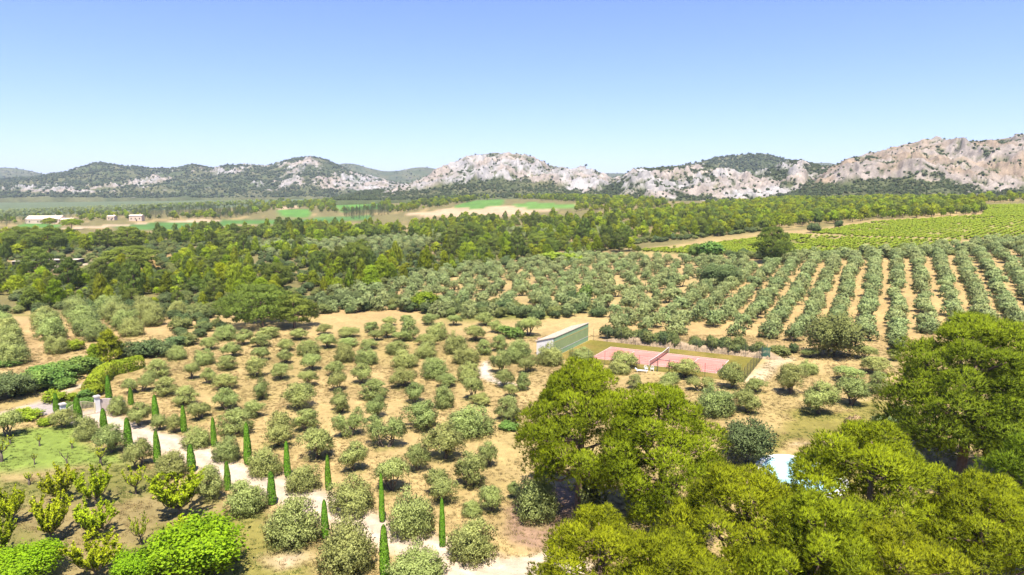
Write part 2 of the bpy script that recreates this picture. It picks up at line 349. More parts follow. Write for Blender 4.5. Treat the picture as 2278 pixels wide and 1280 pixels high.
def gen_pine(seed, W=10.0, H=12.0, base=0.4, n_cl=46, tufts=240, tl=0.42, tw=0.05, blades=6, flat=0.75, clr=0.14, umbrella=False, cone=False, limbs=True):
    g = np.random.default_rng(seed); mb = MB()
    lean = g.normal(size=2) * 0.03 * H
    zb, zt = base * H, H
    C = []; Rr = []
    for i in range(n_cl):
        h = (i + 0.5) / n_cl                                  # 0 low .. 1 top
        if cone: prof = (1 - h) ** 0.75 * 0.95 + 0.06
        elif umbrella: prof = math.sqrt(max(0, 1 - (h * 1.05) ** 3)) if h > 0.2 else 0.8
        else: prof = math.sin(math.pi * (0.16 + 0.80 * h)) ** 0.75
        a = i * 2.39996 + g.normal() * 0.35
        q = W / 2 * prof * (0.55 + 0.45 * g.random() ** 0.5) * 0.84
        r = W * clr * (0.75 + 0.5 * g.random()) * (0.6 + 0.4 * prof)
        C.append((lean[0] * h + q * math.cos(a), lean[1] * h + q * math.sin(a), zb + (zt - zb) * h + g.normal() * 0.02 * H - r * flat * h)); Rr.append(r)
    C = np.array(C); Rr = np.array(Rr)
    tp = np.array((lean[0], lean[1], H * 0.93))
    bs = np.array((0, 0, -0.3)); mid = np.array((lean[0] * .3 + g.normal() * .15, lean[1] * .3, H * .45))
    mb.tube([bs, (0, 0, 0.5), mid, tp], [0.036 * H * .75, 0.03 * H * .75, 0.018 * H, 0.004 * H], 7)
    if limbs:
        for i in range(0, n_cl, 2):
            h0 = min(max(C[i, 2] - 0.12 * H * (0.5 + g.random()), 0.28 * H), 0.88 * H); s0 = mid + (tp - mid) * (h0 / H - .45) / .5
            s0 = s0 if h0 > .45 * H else mid * (h0 / (.45 * H)); s0[2] = h0
            mb.tube([s0, (s0 + C[i]) / 2 + (0, 0, -0.02 * H) + g.normal(size=3) * .15, C[i]], [0.012 * H, 0.008 * H, 0.003 * H], 4)
    n = n_cl * tufts; ci = np.repeat(np.arange(n_cl), tufts)
    d = unit(g.normal(size=(n, 3)) + (0, 0, 0.45)); lowm = d[:, 2] < -0.45; d[lowm, 2] *= -1
    # sub-lumps roughen each clump
    ph = g.random((n_cl, 3)) * 6.28
    lump = 1 + 0.20 * np.sin(d[:, 0] * 5 + ph[ci, 0]) * np.sin(d[:, 1] * 5 + ph[ci, 1]) + 0.10 * np.sin(d[:, 2] * 9 + ph[ci, 2])
    rad = Rr[ci] * lump * (1 - 0.4 * g.random(n) ** 2.2)
    P = C[ci] + d * rad[:, None] * np.array((1, 1, flat))
    ax = unit(d + np.array((0, 0, 1.1)) + 0.35 * g.normal(size=(n, 3)))
    tone = g.random(n)
    Pb = np.repeat(P, blades, 0); A = np.repeat(ax, blades, 0); m = len(Pb)
    B = unit(A + 0.55 * unit(g.normal(size=(m, 3)))); S = unit(np.cross(B, g.normal(size=(m, 3))))
    L = (tl * (0.7 + 0.6 * g.random(m)))[:, None]; Wd = (tw * (0.8 + 0.4 * g.random(m)))[:, None]
    V = np.stack([Pb - S * Wd * .5, Pb + S * Wd * .5, Pb + B * L], 1).reshape(-1, 3)
    ctone = g.random(n_cl)[ci]
    base_t = np.repeat(np.clip(0.12 + 0.38 * tone + 0.35 * ctone, 0, 1), blades)
    rn = np.stack([base_t * 0.65, base_t * 0.65, np.clip(base_t + 0.25, 0, 1)], 1).ravel()
    NRt = unit(d * 0.8 + unit(P - (lean[0] * .5, lean[1] * .5, zb + 0.3 * (zt - zb))) * 0.4 + (0, 0, 0.2) + 0.16 * g.normal(size=(n, 3)))
    return mb.arr(), (V, np.arange(m * 3).reshape(-1, 3), rn, np.repeat(NRt, blades * 3, 0))

def gen_bush(seed, W=3.0, H=2.2, n=2600, ll=0.24, lw=0.14, lobes=8, rs=1.0):
    g = np.random.default_rng(seed); C = []; Rd = []
    for i in range(lobes):
        a = i * 2.4 + g.random(); rr = 0.33 * W * math.sqrt((i + .3) / lobes)
        r = W * rs * (0.17 + 0.10 * g.random()); C.append((rr * math.cos(a), rr * math.sin(a), H * (0.40 + 0.36 * g.random() * (1 - rr / W)))); Rd.append((r, r, H * 0.40 * (.5 + .5 * rs)))
    C = np.array(C); Rd = np.array(Rd); C[:, 2] += H - (C[:, 2] + Rd[:, 2]).max()
    mb = MB()
    for i in range(3):
        mb.tube([(0.1 * i - .1, 0.05 * i, -0.1), C[i] * (0.5, 0.5, 0.5), C[i]], [0.07, 0.05, 0.02], 4)
    return mb.arr(), lobes_leaves(g, C, Rd, n, ll, lw, 0.12 * W / 3, 0.4, 34, -0.8)

def gen_cypress(seed, W=1.0, H=5.0, n=4200):
    g = np.random.default_rng(seed); h = g.random(n) ** 0.85; a = g.random(n) * 6.283
    prof = np.interp(h, [0, .04, .15, .5, .85, .95, 1], [.30, .44, .50, .42, .27, .19, .03]) * W
    prof = prof * (1 + 0.06 * np.sin(a * 3 + h * 9 + seed)) * (1 - 0.22 * g.random(n) ** 2)
    P = np.stack([prof * np.cos(a), prof * np.sin(a), 0.12 + h * (H - 0.12)], 1)
    out = np.stack([np.cos(a), np.sin(a), np.full(n, 0.3)], 1) + 0.3 * g.normal(size=(n, 3))
    U = np.stack([0.15 * np.cos(a), 0.15 * np.sin(a), np.ones(n)], 1) + 0.25 * g.normal(size=(n, 3))
    mb = MB(); mb.tube([(0, 0, -0.2), (0, 0, 0.4), (0, 0, H * .9)], [0.09, 0.08, 0.02], 5)
    return mb.arr(), cards(P, U, unit(out), 0.20 * (0.6 + .7 * g.random(n)), 0.085, g.random(n), unit(out))

def gen_fruit(seed, W=3.6, H=3.6, dens=1.0, ll=0.20, lw=0.085, nb=13, fork=0.20, per=85):
    """open vase: short trunk, upright branches with leaves along their twigs"""
    g = np.random.default_rng(seed); mb = MB(); z0 = fork * H
    mb.tube([(0, 0, -.15), (0.03, 0, z0 * .5), (0, 0, z0)], [0.10, 0.08, 0.07], 6)
    P = []; D = []
    for i in range(nb):
        a = i * 6.283 / nb * 1.0 + g.normal() * .25; q = W / 2 * (0.45 + .5 * g.random())
        e = np.array((q * math.cos(a), q * math.sin(a), H * (0.78 + .22 * g.random()) - 0.12 * q))
        k = np.array((q * .65 * math.cos(a), q * .65 * math.sin(a), z0 + (e[2] - z0) * .35))
        s = np.array((0, 0, z0 * .95)); mb.tube([s, k, (k + e) / 2 + g.normal(size=3) * .06, e], [0.05, 0.035, 0.022, 0.008], 4)
        for j in range(7):
            t = 0.25 + .75 * j / 6; b = s * (1 - t) ** 2 + 2 * k * t * (1 - t) + e * t * t
            tw = b + unit(np.array((g.normal() * .6, g.normal() * .6, 1.5))) * (0.5 + .5 * g.random()) * (W / 3.6)
            mb.tube([b, (b + tw) / 2, tw], [0.012, 0.009, 0.004], 3 if False else 4)
            m = int(per * dens * (0.6 + .8 * g.random()))
            tt = g.random((m, 1)); P.append(b + (tw - b) * tt * 1.1 + g.normal(size=(m, 3)) * 0.055 * W / 3.6); D.append(np.repeat((tw - b)[None], m, 0))
    P = np.vstack(P); D = unit(np.vstack(D)); n = len(P)
    return mb.arr(), cards(P, D + 0.45 * g.normal(size=(n, 3)), unit(g.normal(size=(n, 3)) + (0, 0, .6)), ll * (.7 + .6 * g.random(n)), lw * (.7 + .6 * g.random(n)), g.random(n), unit(g.normal(size=(n, 3)) * .6 + unit(P - (0, 0, H * .4)) + (0, 0, .5)))

# ------------------------------------------------------------------ terrain sheets
def gpoly(pts): return np.array([ground(*p)[:2] for p in pts])
def sdf(X, Y, P):
    """signed distance to a polygon in metres, positive inside"""
    d = np.full(X.shape, 1e9); ins = np.zeros(X.shape, bool)
    for i in range(len(P)):
        a, b = P[i], P[(i + 1) % len(P)]; e = b - a
        t = np.clip(((X - a[0]) * e[0] + (Y - a[1]) * e[1]) / (e @ e + 1e-9), 0, 1)
        d = np.minimum(d, np.hypot(X - a[0] - t * e[0], Y - a[1] - t * e[1]))
        c = ((a[1] > Y) != (b[1] > Y)) & (X < (b[0] - a[0]) * (Y - a[1]) / (b[1] - a[1] + 1e-12) + a[0]); ins ^= c
    return np.where(ins, d, -d)
def line_dist(X, Y, P):
    d = np.full(X.shape, 1e9)
    for a, b in zip(P[:-1], P[1:]):
        e = b - a; t = np.clip(((X - a[0]) * e[0] + (Y - a[1]) * e[1]) / (e @ e), 0, 1)
        d = np.minimum(d, np.hypot(X - a[0] - t * e[0], Y - a[1] - t * e[1]))
    return d
CROP = {'A': (0, 660, 2.9974), 'B': (0, 860, 2.9974), 'C': (600, 660, 2.9974), 'D': (700, 860, 2.9974), 'E': (1120, 660, 3.35), 'F': (1518, 680, 2.9974), 'G': (0, 830, 7.11), 'P': (0, 0, 1)}
def cp(k, x, y): x0, y0, s = CROP[k]; return x0 + x / s, y0 + y / s

DRIVE_PX = [(205, 925), (240, 938), (275, 950), (310, 966), (370, 984), (410, 1003), (455, 1020), (510, 1045), (560, 1064), (620, 1086), (680, 1110), (740, 1138), (800, 1163), (870, 1190), (940, 1218), (1010, 1247), (1090, 1272), (1180, 1290)]
DRIVE = gpoly(DRIVE_PX)
DRY = (0.320, 0.232, 0.098)
ZONES = [  # object, colour, softness m, edge noise m, polygon in photo pixels
    ('', (0.235, 0.200, 0.075), 6, 12, [(-500, 690), (480, 700), (700, 690), (860, 650), (1000, 600), (1290, 575), (1500, 545), (1750, 515), (2150, 470), (2700, 440), (2700, 430), (-500, 430)]),
    ('', (0.46, 0.30, 0.10), 3, 3, [(288, 604), (312, 572), (388, 563), (372, 602)]),
    ('', (0.62, 0.50, 0.36), 2, 2, [(312, 572), (330, 555), (395, 558), (388, 564)]),
    ('', (0.62, 0.50, 0.36), 2, 2, [(105, 598), (190, 580), (200, 588), (120, 603)]),
    ('', (0.48, 0.33, 0.14), 2, 2, [(540, 545), (640, 540), (640, 552), (545, 556)]),
    ('', (0.50, 0.34, 0.15), 3, 4, [(680, 700), (700, 655), (860, 650), (1000, 640), (1080, 690), (900, 700)]),
    ('', (0.50, 0.34, 0.15), 3, 4, [(1140, 575), (1560, 592), (1570, 606), (1150, 588)]),
    ('', (0.50, 0.35, 0.15), 3, 4, [(1330, 760), (1340, 715), (1480, 690), (1650, 600), (1760, 580), (2700, 560), (2700, 780), (1760, 780)]),
    ('', (0.24, 0.24, 0.06), 3, 4, [(940, 700), (1160, 690), (1320, 670), (1360, 690), (1200, 712), (1000, 716)]),
    ('', (0.26, 0.23, 0.07), 3, 4, [(-300, 690), (480, 712), (500, 730), (330, 735), (0, 700)]),
    ('', (0.52, 0.36, 0.16), 2, 2, [(-300, 830), (-300, 715), (60, 705), (470, 695), (460, 720), (320, 745), (190, 775), (60, 825)]),
    ('vineyard_field', (0.33, 0.30, 0.09), 2, 1, [(1400, 558), (1560, 546), (1620, 538), (1750, 522), (1900, 530), (2135, 537), (2060, 560), (1900, 568), (1800, 566), (1690, 566), (1560, 566)]),
    ('vineyard_field', (0.36, 0.31, 0.10), 2, 1, [(1800, 519), (1945, 494), (2185, 480), (2195, 457), (2600, 450), (2600, 527), (2135, 534), (1900, 527)]),
    ('', (0.50, 0.36, 0.17), 2, 1, [(1690, 520), (1750, 517), (1900, 527), (2140, 534), (2130, 538), (1900, 531), (1750, 523)]),
    ('meadow', (0.12, 0.24, 0.05), 4, 4, [(255, 505), (330, 496), (500, 492), (640, 489), (760, 487), (760, 498), (560, 498), (400, 511), (270, 513)]),
    ('meadow', (0.14, 0.30, 0.05), 4, 4, [(617, 467), (690, 465), (690, 482), (620, 482)]),
    ('meadow', (0.14, 0.30, 0.05), 4, 4, [(740, 455), (850, 451), (850, 464), (760, 472)]),
    ('meadow', (0.12, 0.24, 0.06), 4, 4, [(690, 486), (780, 479), (850, 482), (800, 492), (700, 496)]),
    ('stubble_field', (0.58, 0.42, 0.25), 4, 4, [(873, 481), (1007, 464), (1137, 458), (1240, 467), (1173, 478), (1137, 481), (1047, 488), (947, 481)]),
    ('meadow', (0.14, 0.27, 0.05), 3, 3, [(1005, 461), (1060, 446), (1116, 443), (1124, 455), (1060, 467)]),
    ('meadow', (0.17, 0.31, 0.06), 3, 3, [(1133, 457), (1180, 450), (1285, 457), (1275, 466), (1160, 464)]),
    ('stubble_field', (0.55, 0.40, 0.24), 3, 3, [(360, 495), (430, 487), (492, 489), (490, 494)]),
    ('', (0.56, 0.42, 0.26), 2, 2, [(125, 508), (250, 501), (330, 496), (330, 499), (250, 505), (150, 512)]),
    ('meadow', (0.13, 0.28, 0.05), 3, 3, [(30, 500), (80, 496), (140, 500), (130, 508), (40, 508)]),
    ('', (0.15, 0.185, 0.085), 8, 8, [(-500, 434), (900, 434), (900, 449), (600, 458), (300, 470), (0, 484), (-500, 488)]),
    ('', (0.52, 0.38, 0.22), 3, 3, [(615, 462), (665, 457), (668, 463), (620, 467)]),
    ('lawn', (0.250, 0.325, 0.060), 1.6, 3.0, [(-200, 1065), (-200, 985), (60, 955), (170, 945), (225, 985), (262, 1012), (300, 1040), (280, 1052), (180, 1040), (60, 1060)]),
    ('lawn', (0.330, 0.255, 0.105), 2.5, 3.0, [(-200, 1500), (-200, 1060), (180, 1040), (300, 1040), (420, 1075), (520, 1120), (620, 1180), (720, 1250), (760, 1400)]),
    ('lawn', (0.250, 0.235, 0.062), 2.0, 3.5, [(-200, 1400), (-200, 1065), (60, 1055), (180, 1040), (300, 1040), (360, 1060), (330, 1090), (250, 1100), (100, 1115), (40, 1150), (60, 1200), (20, 1290)]),
    ('lawn', (0.290, 0.250, 0.065), 1.5, 3.0, [(240, 1320), (300, 1240), (360, 1170), (500, 1140), (600, 1175), (690, 1230), (720, 1300), (600, 1400)]),
    ('', (0.62, 0.46, 0.30), 1.5, 1.0, [(600, 1240), (660, 1225), (690, 1240), (630, 1262)]),
    ('', (0.40, 0.255, 0.165), 1.2, 2.0, [(1140, 1130), (1200, 1090), (1290, 1080), (1340, 1130), (1250, 1230), (1160, 1240), (1120, 1200)]),
    ('lawn', (0.290, 0.245, 0.062), 1.6, 3.5, [(1700, 960), (1760, 915), (1960, 895), (2020, 910), (2000, 960), (1900, 985), (1760, 990), (1700, 1010)]),
    ('lawn', (0.300, 0.250, 0.065), 1.2, 2.0, [(1640, 1100), (1690, 1010), (1850, 1003), (1960, 1020), (1960, 1120), (1800, 1150)]),
    ('', (0.60, 0.46, 0.30), 0.8, 1.2, [(1750, 985), (1880, 975), (1890, 985), (1760, 994)]),
    ('', (0.66, 0.56, 0.44), 0.7, 0.6, [(1070, 805), (1088, 803), (1084, 825), (1104, 843), (1150, 855), (1140, 862), (1090, 850), (1068, 840)]),
    ('', (0.64, 0.50, 0.30), 1.0, 1.5, [(1655, 850), (1700, 800), (1765, 795), (1720, 830), (1680, 855)]),
    ('driveway', (0.72, 0.57, 0.42), 0.8, 1.2, [(985, 1262), (1010, 1240), (1080, 1248), (1210, 1225), (1300, 1240), (1300, 1330), (900, 1330)]),
    ('dirt_track', (0.60, 0.46, 0.31), 0.6, 0.8, [(-120, 960), (0, 918), (75, 895), (130, 872), (185, 852), (190, 858), (140, 884), (110, 900), (60, 915), (40, 930)]),
    ('driveway', (0.46, 0.39, 0.35), 0.4, 0.3, [(62, 903), (95, 896), (122, 894), (138, 912), (120, 920), (98, 924)]),
    ('driveway', (0.46, 0.39, 0.35), 0.4, 0.3, [(138, 932), (178, 918), (205, 910), (232, 925), (200, 942), (160, 944)]),
]
rowsY = [26.0]
while rowsY[-1] < 4200: rowsY.append(rowsY[-1] + min(max(rowsY[-1] ** 2 / 11500, 0.2), 45))
rowsY = np.array(rowsY); uc = np.linspace(-1.02, 1.02, 560)
GX = (uc[None, :] * rowsY[:, None]); GY = np.repeat(rowsY[:, None], len(uc), 1)
GZ = zfun(GX, GY)
rough_amt = np.clip((GY - 170) / 150, 0, 1)
GZ = GZ + rough_amt * (fbm(GX / 40, GY / 40, 3, 5) - 0.5) * 1.2
gx, gy = GX.ravel(), GY.ravel()
jn = fbm(gx / 6, gy / 6, 4, 3) - 0.5; jf = fbm(gx / 40, gy / 40, 4, 8) - 0.5; fine = fbm(gx / 1.3, gy / 1.3, 3, 21) - .5
col = np.tile(np.array(DRY), (len(gx), 1)); owner = np.full(len(gx), '', dtype='U20')
v1 = fbm(gx / 11, gy / 9, 4, 31)[:, None]
col *= 1 + 0.30 * (v1 - 0.5)
green_dry = np.clip((fbm(gx / 14, gy / 14, 4, 44) - 0.50) * 5, 0, 1)[:, None] * 0.38
col = col * (1 - green_dry) + np.array((0.225, 0.18, 0.058)) * green_dry
for oname, c, soft, nz, poly in ZONES:
    P = gpoly(poly); lo = P.min(0) - 40; hi = P.max(0) + 40
    s = np.nonzero((gx > lo[0]) & (gx < hi[0]) & (gy > lo[1]) & (gy < hi[1]))[0]
    if not len(s): continue
    d = sdf(gx[s], gy[s], P) + (jn[s] if nz < 5 else jf[s]) * 2 * nz + fine[s] * min(nz, 1.5)
    wt = np.clip(d / soft * 0.5 + 0.5, 0, 1); wt = (wt * wt * (3 - 2 * wt))[:, None]
    cc = np.array(c) * 0.63 * (1 + 0.35 * (v1[s] - 0.5) + 0.25 * jn[s][:, None])
    col[s] = col[s] * (1 - wt) + cc * wt; owner[s[wt[:, 0] > 0.5]] = oname
d = line_dist(gx, gy, DRIVE) + jn * 1.3 + fine * 0.7
wt = np.clip((2.15 - d) / 0.9 * 0.5 + 0.5, 0, 1)[:, None]
col = col * (1 - wt) + np.array((0.47, 0.37, 0.27)) * (1 + .2 * jn[:, None]) * wt; owner[wt[:, 0] > .5] = 'driveway'
rut = np.abs(line_dist(gx, gy, DRIVE) + .5 * jn - .85); col *= (1 - .16 * (np.clip((rut - .28) / .25, 0, 1)) * wt[:, 0])[:, None]
# worn mowing and wheel lines along the rows
_al = (gx - DRIVE[0][0]) * 0.62 - (gy - DRIVE[0][1]) * 0.78; _of = (gx - DRIVE[0][0]) * 0.78 + (gy - DRIVE[0][1]) * 0.62
lin = fbm(_al / 14, _of / 0.9, 3, 91) - .5
col *= (1 + 0.30 * lin * (gy < 260))[:, None]
# wild patches: woodland floor mottled with bare earth
mott = np.clip((fbm(gx / 18, gy / 18, 4, 61) - 0.56) * 9, 0, 1) * np.clip((gy - 185) / 60, 0, 1) * (gy < 900)
mott = (mott * (owner == ''))[:, None] * 0.75
col = col * (1 - mott) + np.array((0.295, 0.21, 0.092)) * mott

# ------------------------------------------------------------------ what stands where (photo measurements)
OL = []      # foreground olives: crop, base x, base y, crown width, crown top, style
def ol(k, s, style='tree'):
    for t in s.split(';'):
        v = t.replace(' ', '').split(',')
        OL.append((k, float(v[0]), float(v[1]), float(v[2]), float(v[3]), v[4] if len(v) > 4 else style))
ol('A', '1060,535,155,420;930,635,200,515,double;1105,660,150,540;1280,550,110,445;1395,578,110,480;1500,615,165,515;1360,460,150,350,bush;1400,352,120,275;1180,425,140,325,bush;1545,398,135,310;1515,487,135,395;1740,335,140,250;1735,425,125,340;1705,532,150,405;1630,320,130,225;1500,295,180,190,bush;1785,275,150,205')
ol('A', '1235,725,165,600;1515,750,185,615;1745,682,145,560,double;1335,815,175,700,double;1690,800,160,695;1570,915,240,755')
ol('C', '80,550,150,450;100,445,120,355;110,360,120,285;285,490,150,390;260,398,170,285,bush;380,342,140,250;190,287,140,215;365,252,110,185;525,272,155,205;675,236,105,172;705,292,105,225;795,192,110,135;790,275,110,180;930,292,130,150;865,297,130,235;1065,187,125,115;1120,292,170,170,bush;1045,322,150,250;915,187,90,125;1230,192,110,125')
ol('C', '1235,387,170,245,bush;1370,292,150,195;1430,192,130,110;1510,242,110,165;1720,262,170,145;1530,362,120,260;1430,387,110,290;1305,452,205,330,bush;1650,442,220,285,bush;1535,512,150,365;1720,502,155,400,double;1865,462,200,320,bush;2075,432,190,340,bush')
ol('C', '505,442,160,310,bush;520,332,150,275;665,347,130,285;645,457,175,340,bush;850,387,170,290,bush;1040,412,170,300,bush;895,482,200,355,bush;1100,552,200,400,bush;1325,577,175,435,bush;435,522,140,435;620,577,160,450;455,627,135,515;890,602,190,480;250,598,145,495;205,745,230,580;695,682,190,555;970,707,150,580;475,768,180,635,double;705,812,180,675,double')
ol('C', '240,892,170,755;60,985,290,800,double;530,932,205,760,double;770,1002,270,800,double;1020,882,250,710;1165,752,150,590,bush;1180,600,150,515;1350,685,150,540;1410,722,150,650;1590,822,180,665;1610,667,100,585;1570,602,130,490;1690,622,100,510;1345,945,340,715,bush;1160,1082,280,860;315,1075,250,880;565,1162,190,975;990,1157,170,990;1450,1132,145,955')
ol('D', '510,695,240,485;1040,662,220,440;850,752,290,570,double;1180,832,180,670;245,868,340,600,bush;640,1030,340,700,bush;1050,870,160,755,bush;1060,1188,360,860,bush;1480,910,330,590,bush;1330,745,100,570;215,1262,420,850,bush;690,1330,430,1060,bush')
ol('B', '785,197,140,60,bush;935,262,170,115;1070,290,110,190;1165,307,105,175;1310,418,200,265,bush;1520,510,200,325,bush;1775,612,240,400,bush;2025,712,260,515,bush;430,272,160,155;585,362,180,195,bush;735,442,200,265;930,542,200,365,double;1140,622,230,430,bush;1400,752,200,530;1640,872,300,620,bush;1960,1085,400,740,bush;50,335,190,170')
ol('E', '905,532,210,415;860,582,190,470,bush;1345,602,240,465;1240,652,160,560,bush;1200,700,150,625,bush;980,684,120,580;1690,682,200,505;1465,705,200,600,double;1880,712,170,615;1570,905,320,670,bush;1810,862,220,700')
ol('F', '725,592,200,400;830,462,150,370,bush;850,347,120,290;1100,497,210,405;1120,662,230,485;915,727,250,520;1290,452,190,345;1300,582,140,445;1215,352,160,265;1415,367,90,300')
LEFT_ROWS = [[(90, 462, 190), (82, 398, 185), (62, 332, 170), (48, 272, 160), (30, 225, 150)], [(385, 385, 150), (345, 290, 185), (318, 232, 170), (300, 190, 150)], [(640, 300, 170), (600, 262, 180), (560, 215, 185), (530, 165, 180), (510, 130, 150)],
             [(880, 268, 150), (845, 228, 170), (800, 190, 180), (750, 150, 170), (720, 115, 150)], [(1020, 200, 160), (990, 155, 160), (960, 115, 140)], [(1190, 135, 130), (1275, 152, 80)]]

def zc_at(x, y, z): return y * CT - (z - CAMZ) * ST
def stand(px, py, wpx, toppx, back=0.0):
    """base point, width and height in metres of a plant measured in the photo"""
    x, y, z = ground(px, py); wd = wpx * zc_at(x, y, z) / F
    if back:
        y2 = y + back * wd; x *= y2 / y; y = y2; z = float(zfun(x, y)); wd = wpx * zc_at(x, y, z) / F
    # the crown's far shoulder makes the outline, so aim the top a little behind the stem
    h = CAMZ + (y + 0.16 * wd) * float(ratio(toppx)) - z
    return x, y, z, wd, max(h, 0.5)

# ------------------------------------------------------------------ plant templates
DIM = {}
def norm_add(kind, W, H, trunk, crown, tm, cm):
    V = crown[0]; r = np.hypot(V[:, 0], V[:, 1]); s = (W / 2) / np.percentile(r, 96); zt = np.percentile(V[:, 2], 98.0 if kind.startswith('olive') else 99.7); k = np.array((s, s, H / zt))
    template(kind, (trunk[0] * k, trunk[1]), (V * k, crown[1], crown[2], crown[3]), tm, cm); DIM[kind] = (W, H)
for i in range(6): norm_add('olive_tree', 4.5, 3.7, *gen_olive(100 + i), 'bark', 'olive_leaf')
for i in range(4): norm_add('olive_double', 5.4, 3.6, *gen_olive(130 + i, 5.4, 3.6, 8800, 'double'), 'bark', 'olive_leaf')
for i in range(5): norm_add('olive_bush', 5.0, 3.6, *gen_olive(160 + i, 5.0, 3.6, 11500, 'bush'), 'bark', 'olive_leaf')
for i in range(5): norm_add('olive_far', 4.6, 3.6, *gen_olive(190 + i, 4.6, 3.6, 1500, ['tree', 'bush'][i % 2], 0.42, 0.20, True), 'bark', 'olive_leaf_far')
for i in range(5): norm_add('pine_big', 11, 14, *gen_pine(200 + i, 11, 14, 0.14 if i else 0.24, 66, 400, 0.30, 0.044, 6, 0.95, 0.122), 'pine_bark', 'pine_needle' if i < 4 else 'pine_needle_dark')
for i in range(3): norm_add('pine_mature', 9, 10, *gen_pine(220 + i, 9, 10, 0.22, 30, 120, 0.55, 0.11, 4, 0.7, 0.15), 'pine_bark', 'pine_mid_dark')
norm_add('pine_wide', 18, 11, *gen_pine(236, 18, 11, 0.20, 60, 170, 0.6, 0.11, 4, 0.7, 0.115), 'pine_bark', 'pine_mid_dark')
for i in range(2): norm_add('pine_umbrella', 12, 9, *gen_pine(230 + i, 12, 9, 0.45, 30, 120, 0.6, 0.12, 4, 0.6, 0.15, True), 'pine_bark', 'pine_mid')
norm_add('pine_lone', 9, 11, *gen_pine(238, 9, 11, 0.10, 44, 130, 0.5, 0.10, 4, 0.85, 0.15), 'pine_bark', 'pine_mid_dark')
for i in range(4): norm_add('pine_young', 4.6, 6, *gen_pine(240 + i, 4.6, 6, 0.10, 20, 60, 0.62, 0.13, 4, 1.1, 0.20, False, True, False), 'pine_bark', 'pine_mid')
for i in range(3): norm_add('pine_far', 6, 7.5, *gen_pine(250 + i, 6, 7.5, 0.2, 12, 26, 1.1, 0.42, 3, 0.9, 0.24, False, i == 0, False), 'pine_bark', 'pine_mid')
for i in range(3): norm_add('cypress', 1.0, 5.0, *gen_cypress(260 + i), 'bark', 'cypress_leaf')
norm_add('cypress_far', 1.6, 9.0, *gen_cypress(268, 1.6, 9, 700), 'bark', 'dark_leaf')
for i in range(4): norm_add('fruit_tree', 3.6, 3.6, *gen_fruit(270 + i), 'bark', 'fruit_leaf')
for i in range(2): norm_add('fruit_sparse', 2.4, 2.8, *gen_fruit(280 + i, 2.4, 2.8, 0.35, 0.15, 0.06, 7, 0.3), 'bark', 'fruit_leaf')
for i in range(3): norm_add('sapling', 1.0, 1.9, *gen_fruit(284 + i, 1.0, 1.9, 0.12, 0.12, 0.05, 4, 0.45), 'bark', 'fruit_leaf')
for i in range(3): norm_add('bright_tree', 6.0, 4.6, *gen_bush(290 + i, 6.0, 4.6, 12000, 0.22, 0.14, 26, 0.50), 'bark', 'bright_leaf')
for i in range(2): norm_add('oak', 9.0, 7.0, *gen_bush(296 + i, 9.0, 7.0, 12000, 0.30, 0.19, 20, 0.72), 'bark', 'oak_leaf')
for i in range(4): norm_add('bush', 3.0, 2.2, *gen_bush(300 + i), 'bark', 'dark_leaf')
for i in range(2): norm_add('scrub', 4.0, 3.0, *gen_bush(310 + i, 4.0, 3.0, 90, 1.3, 0.9, 5), 'bark', 'scrub_leaf')
def gen_tuft(seed, n=26):
    g = np.random.default_rng(seed); b = g.normal(size=(n, 3)) * (.16, .16, 0); u = unit(np.stack([g.normal(size=n) * .5, g.normal(size=n) * .5, np.ones(n)], 1)); l = .12 + .16 * g.random(n)
    mb = MB(); mb.tube([(0, 0, -.03), (0, 0, .02), (0, 0, .05)], [.02, .02, .01], 4)
    return mb.arr(), cards(b + u * l[:, None] * .45, u, unit(g.normal(size=(n, 3)) * (1, 1, .2)), l, .035, g.random(n), unit(np.tile((0, 0, 1.), (n, 1)) + .3 * g.normal(size=(n, 3))))
for i in range(3): norm_add('tuft', .7, .24, *gen_tuft(330 + i), 'bark', 'grass_blade')
norm_add('vine', 1.2, 1.2, *gen_bush(320, 1.2, 1.2, 60, 0.42, 0.34, 4), 'bark', 'vine_leaf')

COUNT = {}
def plant(name, kind, x, y, z, wd, h, label, cat, group=None, var=None, rot=None, leafmat=None):
    lst = TEMPL[kind]; COUNT[kind] = COUNT.get(kind, -1) + 1
    t, c = lst[(COUNT[kind] if var is None else var) % len(lst)][:2]
    W0, H0 = DIM[kind]
    e = empty(name, (x, y, z), rng.random() * 6.28 if rot is None else rot, (wd / W0, wd / W0, h / H0))
    obj('trunk', t, e); cr = obj('crown', c, e)
    if leafmat:
        cr.material_slots[0].link = 'OBJECT'; cr.material_slots[0].material = MATS[leafmat]
    return props(e, label, cat, group)

